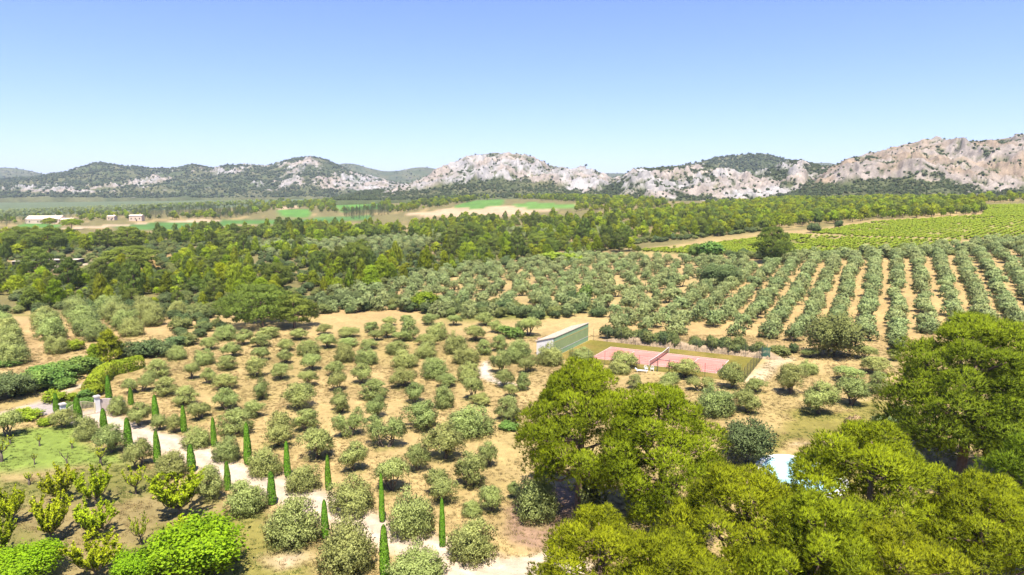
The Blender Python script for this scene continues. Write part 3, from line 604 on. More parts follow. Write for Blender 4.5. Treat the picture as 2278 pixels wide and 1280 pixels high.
# masses nobody could count: points carrying instances
def joined(kind, i):
    t, c, tr, cr, tm, cm = TEMPL[kind][i]; V = np.vstack([tr[0], cr[0]])
    k = cr[1].shape[1]; tf = tr[1]
    if k == 3: tf = np.vstack([tf[:, [0, 1, 2]], tf[:, [0, 2, 3]]])
    me = make_mesh(f'{kind}_mass', V, np.vstack([tf, cr[1] + len(tr[0])]), [tm, cm], np.concatenate([np.zeros(len(tr[0])), cr[2]]), np.concatenate([np.zeros(len(tf)), np.ones(len(cr[1]))]), nrm=np.vstack([np.tile((0, 0, 1.), (len(tr[0]), 1)), cr[3]]))
    return bpy.data.objects.new(f'{kind}_mass', me)
def scatter(name, kind, pts, wd, h, label, cat, leafmat=None):
    pts = np.asarray(pts, float); n = len(pts)
    if not n: return
    coll = bpy.data.collections.new(name + '_kinds'); k = len(TEMPL[kind])
    for i in range(k):
        o = joined(kind, i); coll.objects.link(o)
        if leafmat: o.material_slots[1].link = 'OBJECT'; o.material_slots[1].material = MATS[leafmat]
    me = bpy.data.meshes.new(name); me.vertices.add(n); me.vertices.foreach_set('co', pts.astype(np.float32).ravel())
    W0, H0 = DIM[kind]; s = np.stack([wd / W0, wd / W0, h / H0], 1).astype(np.float32); r = np.zeros((n, 3), np.float32); r[:, 2] = rng.random(n) * 6.28
    for nm, ty, v in (('iscale', 'FLOAT_VECTOR', s), ('irot', 'FLOAT_VECTOR', r)):
        a = me.attributes.new(nm, ty, 'POINT'); a.data.foreach_set('vector', v.ravel())
    a = me.attributes.new('iidx', 'INT', 'POINT'); a.data.foreach_set('value', rng.integers(0, k, n).astype(np.int32))
    o = obj(name, me); g = bpy.data.node_groups.new(name, 'GeometryNodeTree')
    g.interface.new_socket('Geometry', in_out='INPUT', socket_type='NodeSocketGeometry'); g.interface.new_socket('Geometry', in_out='OUTPUT', socket_type='NodeSocketGeometry')
    N = g.nodes; L = g.links; gi = N.new('NodeGroupInput'); go = N.new('NodeGroupOutput')
    ci = N.new('GeometryNodeCollectionInfo'); ci.inputs['Collection'].default_value = coll; ci.inputs['Separate Children'].default_value = True; ci.inputs['Reset Children'].default_value = True
    ip = N.new('GeometryNodeInstanceOnPoints'); ip.inputs['Pick Instance'].default_value = True
    def na(nm, ty):
        q = N.new('GeometryNodeInputNamedAttribute'); q.data_type = ty; q.inputs['Name'].default_value = nm; return q.outputs[0]
    L.new(gi.outputs[0], ip.inputs['Points']); L.new(ci.outputs[0], ip.inputs['Instance']); L.new(na('iidx', 'INT'), ip.inputs['Instance Index'])
    L.new(na('irot', 'FLOAT_VECTOR'), ip.inputs['Rotation']); L.new(na('iscale', 'FLOAT_VECTOR'), ip.inputs['Scale']); L.new(ip.outputs[0], go.inputs[0])
    md = o.modifiers.new('instances', 'NODES'); md.node_group = g
    return props(o, label, cat, None, 'stuff')

def in_px(x, y, z, poly):
    a, b, d = project(x, y, z); P = np.array(poly, float); ins = np.zeros(np.shape(a), bool)
    for i in range(len(P)):
        p, q = P[i], P[(i + 1) % len(P)]
        ins ^= ((p[1] > b) != (q[1] > b)) & (a < (q[0] - p[0]) * (b - p[1]) / (q[1] - p[1] + 1e-12) + p[0])
    return ins
def fill(poly, spacing, seed, dens=1.0, clump=0, avoid=None):
    """random places inside a zone (measured in the photo, spaced in metres)"""
    g = np.random.default_rng(seed); W = gpoly(poly); lo, hi = W.min(0) - 5, W.max(0) + 5
    n = int((hi[0] - lo[0]) * (hi[1] - lo[1]) / spacing ** 2 * 2.2); n = min(n, 60000)
    x = lo[0] + g.random(n) * (hi[0] - lo[0]); y = lo[1] + g.random(n) * (hi[1] - lo[1]); z = zfun(x, y)
    ok = in_px(x, y, z, poly)
    if clump: ok &= fbm(x / clump, y / clump, 3, seed) > 0.5 - 0.25 * dens
    elif dens < 1: ok &= g.random(n) < dens
    x, y, z = x[ok], y[ok], z[ok]; cell = {}; keep = []
    for i in range(len(x)):
        k = (int(x[i] // spacing), int(y[i] // spacing)); good = True
        for a in (-1, 0, 1):
            for b in (-1, 0, 1):
                for j in cell.get((k[0] + a, k[1] + b), ()):
                    if (x[i] - x[j]) ** 2 + (y[i] - y[j]) ** 2 < spacing ** 2: good = False
        if good: cell.setdefault(k, []).append(i); keep.append(i)
    return np.stack([x[keep], y[keep], z[keep]], 1) if keep else np.zeros((0, 3))

def ordn(n):
    W_ = ['first', 'second', 'third', 'fourth', 'fifth', 'sixth', 'seventh', 'eighth', 'ninth', 'tenth', 'eleventh', 'twelfth', 'thirteenth', 'fourteenth', 'fifteenth', 'sixteenth', 'seventeenth', 'eighteenth', 'nineteenth', 'twentieth']
    return W_[n - 1] if n <= 20 else 'twenty-' + W_[n - 21] if n < 30 else ['thirtieth', 'thirty-first', 'thirty-second', 'thirty-third', 'thirty-fourth', 'thirty-fifth'][n - 30]

# ------------------------------------------------------------------ olive trees
OLIVES = []   # x, y, z, w, h, style, label, group
fg = []
for k, a, b, wpx, tp, st in OL:
    s = CROP[k][2]; px, py = cp(k, a, b); x, y, z, wd, h = stand(px, py, wpx / s, cp(k, 0, tp)[1], 0.22 if st == 'bush' else 0.0)
    fg.append([x, y, z, wd * (0.90 if st == 'bush' else 0.98), min(h * (0.95 if st == 'bush' else 1.03), wd * 1.15), st, k, px])
DD = DRIVE[-1] - DRIVE[0]; DL = np.linalg.norm(DD); du = DD / DL; dn = np.array((-du[1], du[0]))
if dn[1] < 0: dn = -dn
rows = {}
for t in fg:
    p = np.array(t[:2]) - DRIVE[0]; along, off = p @ du, p @ dn; t += [along, off]
    if t[6] in 'EF': key = t[6]
    elif off < 0: key = 'lawn'
    else: key = int(off // 6.5)
    rows.setdefault(key, []).append(t)
size = lambda wd: 'small' if wd < 3.3 else 'medium' if wd < 4.6 else 'broad' if wd < 6.2 else 'very large'
shape = {'tree': 'round olive tree', 'double': 'two-headed olive tree', 'bush': 'bushy olive tree'}
for key, lst in rows.items():
    lst.sort(key=(lambda t: t[7]) if key in ('E', 'F') else (lambda t: t[8]))
    for i, t in enumerate(lst):
        nm = f'{size(t[3])} {shape[t[5]]}'
        if key == 'E': lab, gr = f'{nm}, {ordn(i+1)} from left between tennis court and tall pines', 'olive trees below the tennis court'
        elif key == 'F': lab, gr = f'{nm}, {ordn(i+1)} from left on dry grass right of tennis court', 'olive trees right of the tennis court'
        elif key == 'lawn': lab, gr = f'{nm} on the lawn side of the drive, {ordn(i+1)} from the gate', 'olive trees beside the lawn'
        else: lab, gr = f'{nm} {ordn(i+1)} from gate end, {ordn(key+1)} row beyond drive', 'olive trees of the tan grove beyond the drive'
        OLIVES.append((*t[:6], lab, gr))
FG_N = len(OLIVES)
sL = CROP['A'][2]
for r_, row in enumerate(LEFT_ROWS):
    for i, (a, b, wpx) in enumerate(row):
        px, py = cp('A', a, b); x, y, z, wd, h = stand(px, py, wpx / sL, py - wpx / sL * 0.80, 0.2)
        OLIVES.append((x, y, z, wd, h, 'bush', f'grey-green olive, {ordn(i+1)} from near end, {ordn(r_+1)} row from left beyond the bramble bank', 'olive rows beyond the bramble bank on the left'))
EX, EY = np.array((0.876, -0.482)), np.array((0.482, 0.876))      # directions of the tennis court and of the rows behind it
O0 = np.array((20.456, 138.227))
RG = [(1345, 738), (1345, 704), (1480, 690), (1645, 604), (1765, 582), (2000, 574), (2400, 566), (2400, 715), (2100, 745), (1990, 765), (1775, 764), (1490, 744)]
rgt = {}
for i in range(-12, 30):
    for j in range(-2, 40):
        q = O0 + EX * (i * 6.3 + 1.5) + EY * (9.5 + j * 5.0 + (3.0 if j > 3 else 0)) + rng.normal(size=2) * 0.35
        if q[1] < 60: continue
        z = float(zfun(q[0], q[1]))
        if in_px(np.array([q[0]]), np.array([q[1]]), np.array([z]), RG)[0] and rng.random() > 0.04: rgt.setdefault(i, []).append((j, q[0], q[1], z))
for n_, i in enumerate(sorted(rgt)):
    for m_, (j, x, y, z) in enumerate(sorted(rgt[i])):
        wd = 4.0 + rng.random() * 1.1
        OLIVES.append((x, y, z, wd, wd * (0.74 + 0.12 * rng.random()), 'far', f'olive tree {ordn(m_+1)} from the front in {ordn(n_+1)} row from left, grove behind tennis court', 'olive rows behind the tennis court'))
MG = [(690, 705), (720, 660), (880, 640), (1000, 602), (1200, 588), (1560, 606), (1630, 615), (1470, 690), (1340, 704), (1000, 712), (860, 690)]
for x, y, z in fill(MG, 5.0, 71, 1.25, 30):
    wd = 3.6 + rng.random() * 1.6; OLIVES.append((x, y, z, wd, wd * 0.78, 'far', 'LOOSE', 'loose olive grove beyond the tan grove'))
OLIVES = [(*o[:2], float(zfun(o[0], o[1])), *o[3:]) for o in OLIVES]
order = sorted(range(len(OLIVES)), key=lambda i: -(OLIVES[i][3] / OLIVES[i][1] + (10 if i < FG_N else 0)))
LM = [(*ground(a, b)[:2], n) for a, b, n in ((780, 682, 'the small round oak'), (1290, 676, 'the vivid blue-green bush'), (940, 692, 'the yellow-green round bush'), (655, 730, 'the umbrella pine pair'), (1210, 745, 'the practice wall'))]
_b = {}
for i in order[:300]:
    if OLIVES[i][6] == 'LOOSE':
        x, y = OLIVES[i][:2]; d = [math.hypot(x - a, y - b) for a, b, _ in LM]; k = int(np.argmin(d)); _b.setdefault((LM[k][2], 'left of' if x < LM[k][0] else 'right of'), []).append((d[k], i))
for (n, way), l in _b.items():
    for r_, (_, i) in enumerate(sorted(l)): OLIVES[i] = (*OLIVES[i][:6], f'loose-grove olive tree, {ordn(r_ + 1)} nearest on the side {way} {n}', OLIVES[i][7])
for i in order[:300]:
    x, y, z, wd, h, st, lab, gr = OLIVES[i]
    plant('olive_tree', 'olive_' + st, x, y, z - 0.02, wd, h, lab, 'olive tree', gr)
rest = np.array([OLIVES[i][:5] for i in order[300:]])
extra = []
for poly, sp, sd in (([(955, 520), (1100, 515), (1380, 500), (1400, 520), (1100, 535), (980, 538)], 4.6, 72), ([(1180, 585), (1290, 572), (1660, 588), (1640, 605), (1300, 592)], 4.4, 73),
                     ([(570, 548), (760, 536), (960, 530), (960, 548), (800, 575), (600, 575)], 6.0, 74), ([(1690, 575), (1990, 565), (2300, 535), (2330, 560), (2000, 578), (1760, 590)], 4.4, 75),
                     ([(0, 470), (560, 447), (560, 455), (0, 484)], 11, 76)):
    p = fill(poly, sp, sd, 1.3, 25); wd = 4.2 + rng.random(len(p)) * 1.2; extra.append(np.column_stack([p, wd, wd * 0.75]))
rest = np.vstack([rest] + extra)
scatter('olive_grove', 'olive_far', rest[:, :3], rest[:, 3], rest[:, 4], 'mass of grey-green olive trees in the distant groves', 'olive grove')

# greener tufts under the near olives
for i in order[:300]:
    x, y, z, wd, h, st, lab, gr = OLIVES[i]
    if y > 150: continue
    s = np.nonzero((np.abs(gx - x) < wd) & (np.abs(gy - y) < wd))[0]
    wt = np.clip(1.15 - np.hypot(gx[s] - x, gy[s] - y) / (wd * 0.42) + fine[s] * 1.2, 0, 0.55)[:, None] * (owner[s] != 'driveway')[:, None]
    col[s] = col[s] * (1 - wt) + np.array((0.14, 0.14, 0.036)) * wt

# ------------------------------------------------------------------ ground objects, split by owner
quad = (np.arange(len(rowsY) - 1)[:, None] * len(uc) + np.arange(len(uc) - 1)[None, :]).ravel()
quads = np.stack([quad, quad + 1, quad + 1 + len(uc), quad + len(uc)], 1)
GV = np.stack([gx, gy, GZ.ravel()], 1); own_f = owner[quads[:, 0]]
GLAB = {'': ('ground', 'dry tan grass and bare earth of the valley floor'), 'lawn': ('lawn', 'patchy green and yellowed lawn'), 'driveway': ('driveway', 'pale gravel drive running from the gate past the cypresses'),
        'vineyard_field': ('vineyard_field', 'sloping vineyard ground'), 'meadow': ('meadow', 'green fields in the valley'), 'stubble_field': ('stubble_field', 'tan harvested field'), 'dirt_track': ('dirt_track', 'pale dirt track outside the gate')}
for key, (nm, lab) in GLAB.items():
    q = quads[own_f == key]
    if not len(q): continue
    used, inv = np.unique(q, return_inverse=True)
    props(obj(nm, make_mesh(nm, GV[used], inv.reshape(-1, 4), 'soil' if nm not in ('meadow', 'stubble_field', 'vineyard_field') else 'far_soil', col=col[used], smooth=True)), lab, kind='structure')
# tufts of dry and green grass over the near ground
g = np.random.default_rng(66); n = 90000; ty = (46 ** 2 + g.random(n) * (150 ** 2 - 46 ** 2)) ** .5; tx = (g.random(n) * 1.66 - .83) * ty
ii = np.searchsorted(rowsY, ty).clip(0, len(rowsY) - 1); jj = np.searchsorted(uc, tx / ty).clip(0, len(uc) - 1); to = owner.reshape(GX.shape)[ii, jj]; tcol = col.reshape(*GX.shape, 3)[ii, jj]
ok = (to == '') | (to == 'lawn'); ok &= fbm(tx / 5, ty / 5, 3, 12) > .30 + .3 * g.random(n)
_q = np.stack([tx, ty], 1) - (20.456, 138.227); _cx, _cy = _q @ (0.876, -0.482), _q @ (0.482, 0.876); ok &= ~((_cx > -11) & (_cx < 30) & (_cy > -15.5) & (_cy < 6))
ok &= (tcol[:, 0] < .48); gr_t = (tcol[:, 1] > tcol[:, 0] * .82)
for msk, lm, lab in ((ok & ~gr_t, 'grass_blade', 'straw-coloured dry grass tufts on the grove floor'), (ok & gr_t, 'green_blade', 'short green grass tufts on the lawn')):
    k_ = .6 + .8 * g.random(msk.sum()); scatter('grass', 'tuft', np.stack([tx[msk], ty[msk], np.full(msk.sum(), 0.0)], 1), .6 * k_, .16 * k_, lab, 'grass', lm)
# coarse skirt far beyond the frame and behind the camera
sk = MB(); sk.add([(-9000, -3000, -1.5), (9000, -3000, -1.5), (9000, 12000, -1.5), (-9000, 12000, -1.5)], [(0, 1, 2, 3)])
V, Fc = sk.arr(); props(obj('plain', make_mesh('plain', V, Fc, 'far_soil', col=np.tile((0.17, 0.15, 0.06), (4, 1)))), 'wide plain around the valley', kind='structure')
side = []
for sg in (-1, 1):
    us = np.array((1.019, 1.3, 1.8, 3.0, 6.0)) * sg; yy = rowsY[::12]; X = us[None] * yy[:, None]; Y = np.repeat(yy[:, None], 5, 1); Z = zfun(X, Y) - 0.01
    a = (np.arange(len(yy) - 1)[:, None] * 5 + np.arange(4)[None]).ravel(); Fq = np.stack([a, a + 1, a + 6, a + 5], 1)
    V = np.stack([X.ravel(), Y.ravel(), Z.ravel()], 1)
    cc = np.where((V[:, 1] > 185)[:, None], (0.15, 0.13, 0.05), DRY)
    props(obj('ground', make_mesh('ground', V, Fq if sg > 0 else Fq[:, ::-1], 'soil', col=cc, smooth=True)), 'dry grass at the edge of the valley floor', kind='structure')

# ------------------------------------------------------------------ cypresses along the drive
CYF = [('A', 728, 690, 530, 50), ('A', 875, 722, 612, 42), ('A', 1042, 855, 650, 55), ('A', 1228, 905, 722, 48), ('A', 1428, 1000, 808, 48), ('A', 1655, 1122, 850, 65), ('B', 1918, 605, 365, 50), ('B', 2190, 692, 455, 48), ('D', 450, 905, 580, 50), ('D', 852, 1070, 735, 50)]
CYN = [('A', 378, 772, 640, 45), ('A', 522, 835, 665, 65), ('A', 695, 892, 750, 58), ('A', 858, 1007, 805, 70), ('A', 1052, 1112, 895, 60), ('A', 1278, 1167, 985, 72), ('B', 1520, 692, 505, 55), ('B', 1815, 787, 565, 72), ('B', 2170, 1012, 755, 65), ('D', 468, 1268, 930, 85)]
for lst, where in ((CYF, 'grove side'), (CYN, 'lawn side')):
    for i, (k, a, b, tp, wpx) in enumerate(lst):
        px, py = cp(k, a, b); x, y, z = ground(px, py); wd = wpx / CROP[k][2] * zc_at(x, y, z) / F
        h = CAMZ + y * float(ratio(cp(k, 0, tp)[1]))
        plant('cypress', 'cypress', x, y, z, wd * (.78 + .14 * rng.random()), h * (.98 + .06 * rng.random()), f'slim bright green clipped cypress, {ordn(i+1)} from the gate, {where} of drive', 'cypress', 'cypresses lining the drive')

# ------------------------------------------------------------------ fruit trees and saplings on the lawn
FR = [('B', 395, 778, 210, 555, 'fruit_tree', 'olive-yellow vase-shaped fruit tree, upper left of the lawn pair'), ('B', 640, 795, 215, 560, 'fruit_tree', 'olive-yellow vase-shaped fruit tree, upper right of the lawn pair'),
      ('B', 345, 1032, 245, 760, 'fruit_tree', 'lime green fruit tree with clear trunk above its dark shadow'), ('B', 630, 1012, 250, 790, 'fruit_tree', 'lime green fruit tree with wide arms at middle of lawn'),
      ('B', 905, 718, 150, 548, 'fruit_sparse', 'nearly bare spreading young fruit tree at lawn edge'), ('B', 942, 1055, 140, 868, 'fruit_sparse', 'sparse upright young fruit tree on yellowed grass'),
      ('B', 1200, 862, 340, 575, 'fruit_tree', 'large open yellow-green fruit tree beside the drive olives'), ('B', 70, 925, 195, 700, 'fruit_tree', 'bright green fruit tree at left edge above another'),
      ('B', 15, 1140, 190, 900, 'fruit_tree', 'bright green fruit tree at left edge, lower one'), ('B', 1235, 1010, 230, 880, 'fruit_tree', 'yellowish fruit tree peeping over the big bright green tree'),
      ('B', 640, 1275, 310, 1010, 'fruit_tree', 'bushy lime fruit tree at bottom edge between two bright trees')]
for k, a, b, wpx, tp, kind, lab in FR:
    px, py = cp(k, a, b); x, y, z, wd, h = stand(px, py, wpx / CROP[k][2], cp(k, 0, tp)[1])
    plant('fruit_tree', kind, x, y, z, wd * 1.04, h * 1.12, lab, 'fruit tree', 'fruit trees on the lawn', leafmat=None)
for i, (a, b, wpx, tp, lab) in enumerate([(195, 1330, 420, 1045, 'dense bright green broadleaf tree in the bottom left corner'), (1340, 1300, 600, 880, 'large dense bright green broadleaf tree at bottom edge below the drive'), (930, 1340, 330, 1075, 'dense bright green broadleaf tree left of the largest bright one')]):
    px, py = cp('B', a, b); x, y, z, wd, h = stand(px, py, wpx / 2.9974, cp('B', 0, tp)[1], 0.2)
    plant('broadleaf_tree', 'bright_tree', x, y, z, wd, h, lab, 'tree', 'bright green trees at the bottom edge')
for a, b, wpx, tp, lab in [(265, 398, 45, 322, 'thin leafless sapling near the top of the lawn'), (482, 412, 45, 345, 'tiny sapling among stones on upper right lawn'), (230, 522, 45, 440, 'thin sapling at middle left of the green lawn'), (675, 532, 75, 402, 'slender leafy sapling near the drive olives on lawn'), (195, 657, 65, 562, 'small lime-leaved sapling at left below the green lawn'), (10, 502, 105, 350, 'bare sapling at the left edge of the lawn'), (70, 382, 45, 322, 'thin sapling in shade of the left edge olive')]:
    px, py = cp('B', a, b); x, y, z, wd, h = stand(px, py, wpx / 2.9974, cp('B', 0, tp)[1])
    plant('sapling', 'sapling', x, y, z, wd, h, lab, 'sapling', 'young saplings on the lawn')
x, y, z = ground(*cp('B', 450, 542)); e = empty('dead_tree', (x, y, z)); m = MB()
m.tube([(0, 0, -.1), (0.02, 0, .6), (-.05, 0, .95)], [.11, .09, .08], 6); m.build('trunk', 'bark', e)
for P in ([(-.05, 0, .9), (-.45, .05, 1.35), (-.85, .1, 1.9)], [(-.05, 0, .9), (.1, .05, 1.3), (.18, 0, 1.7)], [(-.45, .05, 1.35), (-.5, -.1, 1.6), (-.42, -.2, 1.85)]):
    m = MB(); m.tube(P, [.06, .045, .02], 5); m.build('branch', 'bark', e)
props(e, 'bare forked dead tree standing on the green lawn', 'dead tree')

# ------------------------------------------------------------------ big pines at lower right
BP = [(1285, 1140, 275, 800, 0, 'pine_needle', 'tall pine with bare trunk and wide yellow-green crown, left of the pine group'), (1478, 1190, 290, 852, 1, 'pine_needle', 'dense yellow-green pine right of the bare-trunked pine'),
      (1335, 1470, 300, 1130, 2, 'pine_needle', 'rounded bright pine at bottom edge next to the pale drive end'), (1635, 1420, 340, 1030, 4, 'pine_needle', 'bright pine directly in front of the pool, bottom edge'),
      (1920, 1380, 400, 943, 2, 'pine_needle', 'tall bright pine right of the pool with rounded top'), (2135, 1065, 350, 696, 4, 'pine_needle_dark', 'tallest dark green pine at right, rising over the grove rows'),
      (2310, 1110, 330, 790, 5, 'pine_needle_dark', 'dark green pine at the right edge behind the tallest'), (2160, 1450, 330, 1050, 5, 'pine_needle', 'pine in lower right corner, in front of dark pines'),
      (1785, 1500, 330, 1078, 1, 'pine_needle', 'pine at bottom edge between pool pine and tall bright pine'), (2010, 1580, 360, 1160, 2, 'pine_needle', 'low bright pine at bottom edge near the right corner'),
      (1490, 1560, 320, 1175, 3, 'pine_needle', 'low bright pine at the bottom edge, second from left'), (2300, 1330, 300, 960, 4, 'pine_needle_dark', 'green pine on right edge below the dark pines')]
for px, py, wpx, tp, v, lm, lab in BP:
    x, y, z, wd, h = stand(px, py, wpx, tp)
    plant('pine_tree', 'pine_big', x, y, z, wd, h, lab, 'pine tree', 'big pines around the pool', v, 0.7 * v + px * .01, lm)
# ------------------------------------------------------------------ pines of the middle distance
MP = [(585, 728, 175, 630, 'pine_wide', 'wide dark umbrella pine with pale forked trunk behind the grove'), (655, 730, 105, 652, 'pine_mature', 'rounder pine just right of the forked umbrella pine'), (290, 606, 130, 545, 'pine_mature', 'umbrella pine beside the tan clearing on the left'),
      (85, 618, 66, 548, 'pine_mature', 'dark pine in front of the long low house'), (285, 562, 72, 503, 'pine_mature', 'round dark pine behind the umbrella pine at the clearing'), (48, 562, 72, 503, 'pine_mature', 'dark layered pine at far left, left one of two'),
      (112, 566, 80, 504, 'pine_mature', 'dark layered pine at far left, right one of two'), (513, 562, 62, 512, 'pine_mature', 'dark round pine above the middle of the pine wood'), (793, 612, 84, 538, 'pine_mature', 'spreading pine with visible trunk left of the loose olive grove'),
      (1015, 552, 62, 500, 'pine_mature', 'mature pine in valley centre, left of a darker one'), (1052, 548, 56, 494, 'pine_mature', 'darker mature pine in valley centre'), (1195, 562, 56, 518, 'pine_mature', 'flat-topped dark pine in the belt before the vineyard'),
      (1722, 584, 84, 504, 'pine_lone', 'lone dark pine between grove rows and vineyard'), (245, 808, 66, 730, 'pine_young', 'bright young pine above the ivy hedge'), (214, 812, 38, 762, 'pine_young', 'small pine leaning on bright young pine above ivy hedge'),
      (160, 512, 44, 486, 'pine_umbrella', 'small umbrella pine before the valley farmhouse'), (110, 508, 32, 484, 'pine_umbrella', 'small umbrella pine left of the farmhouse tower')]
PINES = []
for px, py, wpx, tp, kind, lab in MP:
    x, y, z, wd, h = stand(px, py, wpx, tp); PINES.append((x, y, z, wd, h, kind, lab, 'pines of the valley', 99))
PZ = [([(-60, 690), (-60, 600), (120, 610), (290, 612), (480, 560), (700, 560), (760, 600), (700, 640), (480, 690), (200, 690)], 4.3, 0.2, 'pine_young', 5.0, 6.6, 'young light green pine in the wood left of the umbrella pine', 20),
      ([(-60, 600), (-60, 535), (260, 530), (560, 516), (850, 508), (900, 522), (700, 545), (560, 545), (400, 560), (100, 560)], 5.6, 0.2, 'pine_young', 6.0, 8.0, 'pine in the far wood below the green valley meadow', 30),
      ([(680, 640), (780, 590), (1000, 560), (1290, 545), (1450, 560), (1180, 585), (1000, 605), (860, 645), (740, 660)], 5.0, 0.1, 'pine_young', 5.2, 7.6, 'pine in the belt above the loose olive grove', 25),
      ([(850, 515), (1000, 495), (1400, 480), (1500, 498), (1700, 506), (1600, 526), (1420, 540), (1300, 542), (1020, 555)], 5.6, 0.35, 'pine_young', 5.6, 7.6, 'pine in the valley wood left of the vineyards', 30)]
for poly, sp, den, kind, wd, h, lab, cl in PZ:
    for p in fill(poly, sp, int(sp * 100 + poly[0][0]), den, cl):
        s_ = 0.45 + 0.85 * rng.random() ** 1.4; a2 = 0.8 + .45 * rng.random(); kk = kind if rng.random() > 0.14 else 'pine_mature'; a_ = 1.0 if kk == kind else 1.25
        PINES.append((*p, wd * s_ * a_ * a2, h * s_ * a_ / a2, kk, lab, 'pines of the valley wood', 0))
clear = [[(292, 628), (305, 560), (400, 552), (385, 628)], [(100, 622), (105, 575), (215, 575), (215, 622)], [(180, 750), (300, 720), (300, 740)]]
PINES = [p for p in PINES if p[8] or not any(in_px(np.array([p[0]]), np.array([p[1]]), np.array([p[2]]), c)[0] for c in clear)]
MARKS = [(290, 606, 'the tan clearing pine'), (85, 618, 'the dark pine before the low house'), (585, 728, 'the wide umbrella pine'), (655, 730, 'the pine beside the umbrella pine'), (793, 612, 'the spreading pine'), (1033, 550, 'the valley centre pines'), (1195, 562, 'the flat-topped belt pine'), (513, 562, 'the dark round wood pine'), (1722, 582, 'the lone vineyard pine'), (780, 682, 'the small round oak'), (1290, 676, 'the vivid blue-green bush'), (940, 692, 'the yellow-green round bush'), (400, 700, 'the left olive rows'), (60, 700, 'the left edge olive row')]
MARKP = [(*ground(a, b)[:2], n) for a, b, n in MARKS]
def near_labels(items, head):
    buckets = {}
    for i, (x, y) in items:
        d = [math.hypot(x - a, y - b) for a, b, _ in MARKP]; k = int(np.argmin(d)); a, b, n = MARKP[k]
        dx, dy = x - a * y / b, y - b; way = ('left of' if dx < 0 else 'right of') if abs(dx) * 2 > abs(dy) else ('in front of' if dy < 0 else 'behind')
        buckets.setdefault((n, way), []).append((d[k], i))
    out = {}
    for (n, way), l in buckets.items():
        for r_, (_, i) in enumerate(sorted(l)): out[i] = f'{head}, {ordn(r_ + 1)} nearest {way} {n}'
    return out
PINES.sort(key=lambda p: -(p[4] / p[1] + p[8]))
UL = {}
for kd, hd_ in (('pine_young', 'young light green pine'), ('pine_mature', 'darker broad pine')): UL.update(near_labels([(i, p[:2]) for i, p in enumerate(PINES[:285]) if not p[8] and p[5] == kd], hd_))
for i, (x, y, z, wd, h, kind, lab, gr, _) in enumerate(PINES[:285]): plant('pine_tree', kind, x, y, z - .05, wd, h, UL.get(i, lab), 'pine tree', gr, leafmat=None if i < 17 or kind == 'pine_mature' else ['pine_mid', 'pine_mid', 'pine_mid_dark', 'pine_needle_dark', 'pine_needle'][int(rng.integers(0, 5))])
rp = [np.array([p[:5] for p in PINES[285:]])]
for poly, sp, sd in (([(1400, 482), (1560, 462), (1700, 450), (1900, 446), (2190, 448), (2185, 478), (1945, 490), (1760, 506), (1600, 528), (1480, 522)], 4.8, 81), ([(850, 470), (1000, 440), (1300, 440), (1500, 455), (1400, 480), (1280, 472), (1290, 452), (1130, 442), (1000, 458), (880, 476)], 9, 82),
                     ([(300, 490), (500, 478), (620, 455), (860, 440), (870, 466), (760, 476), (620, 470), (480, 488)], 11, 83), ([(2200, 452), (2400, 444), (2400, 432), (2190, 446)], 6, 84), ([(-100, 505), (40, 497), (40, 488), (-100, 490)], 14, 85), ([(180, 494), (330, 488), (330, 476), (180, 480)], 11, 86), ([(-100, 500), (300, 462), (640, 446), (640, 456), (300, 474), (-100, 510)], 20, 87)):
    p = fill(poly, sp, sd, 0.55, 40); k_ = (0.55 + .75 * rng.random(len(p))) * (1.25 if sd in (82, 83) else 1.0); rp.append(np.column_stack([p, 5.6 * k_, 6.4 * k_]))
rp = np.vstack(rp); MEAD = [z[4] for z in ZONES if z[0] in ('meadow', 'stubble_field', 'vineyard_field')]
keep = np.ones(len(rp), bool)
for m in MEAD: keep &= ~in_px(rp[:, 0], rp[:, 1], rp[:, 2], m)
rp = rp[keep]; dk = rng.random(len(rp)) < .4
scatter('pine_wood', 'pine_far', rp[~dk, :3], rp[~dk, 3], rp[~dk, 4], 'light green distant pine woods covering the valley and hill feet', 'pine wood')
scatter('pine_wood', 'pine_far', rp[dk, :3], rp[dk, 3], rp[dk, 4], 'darker pines mixed into the distant valley woods', 'pine wood', 'pine_mid_dark')
cyp = []
for poly, sp, sd in (([(470, 478), (560, 470), (560, 480), (480, 490)], 7, 91), ([(760, 480), (850, 470), (870, 478), (780, 490)], 6, 92), ([(10, 505), (180, 488), (200, 478), (20, 490)], 16, 93), ([(280, 480), (480, 465), (480, 475), (300, 490)], 9, 94)):
    cyp.append(fill(poly, sp, sd, 1.2, 20))
cyp = np.vstack(cyp); scatter('cypress_windbreak', 'cypress_far', cyp, 2.6 + rng.random(len(cyp)), 9 + 4 * rng.random(len(cyp)), 'dark cypress windbreaks between the distant valley fields', 'windbreak')

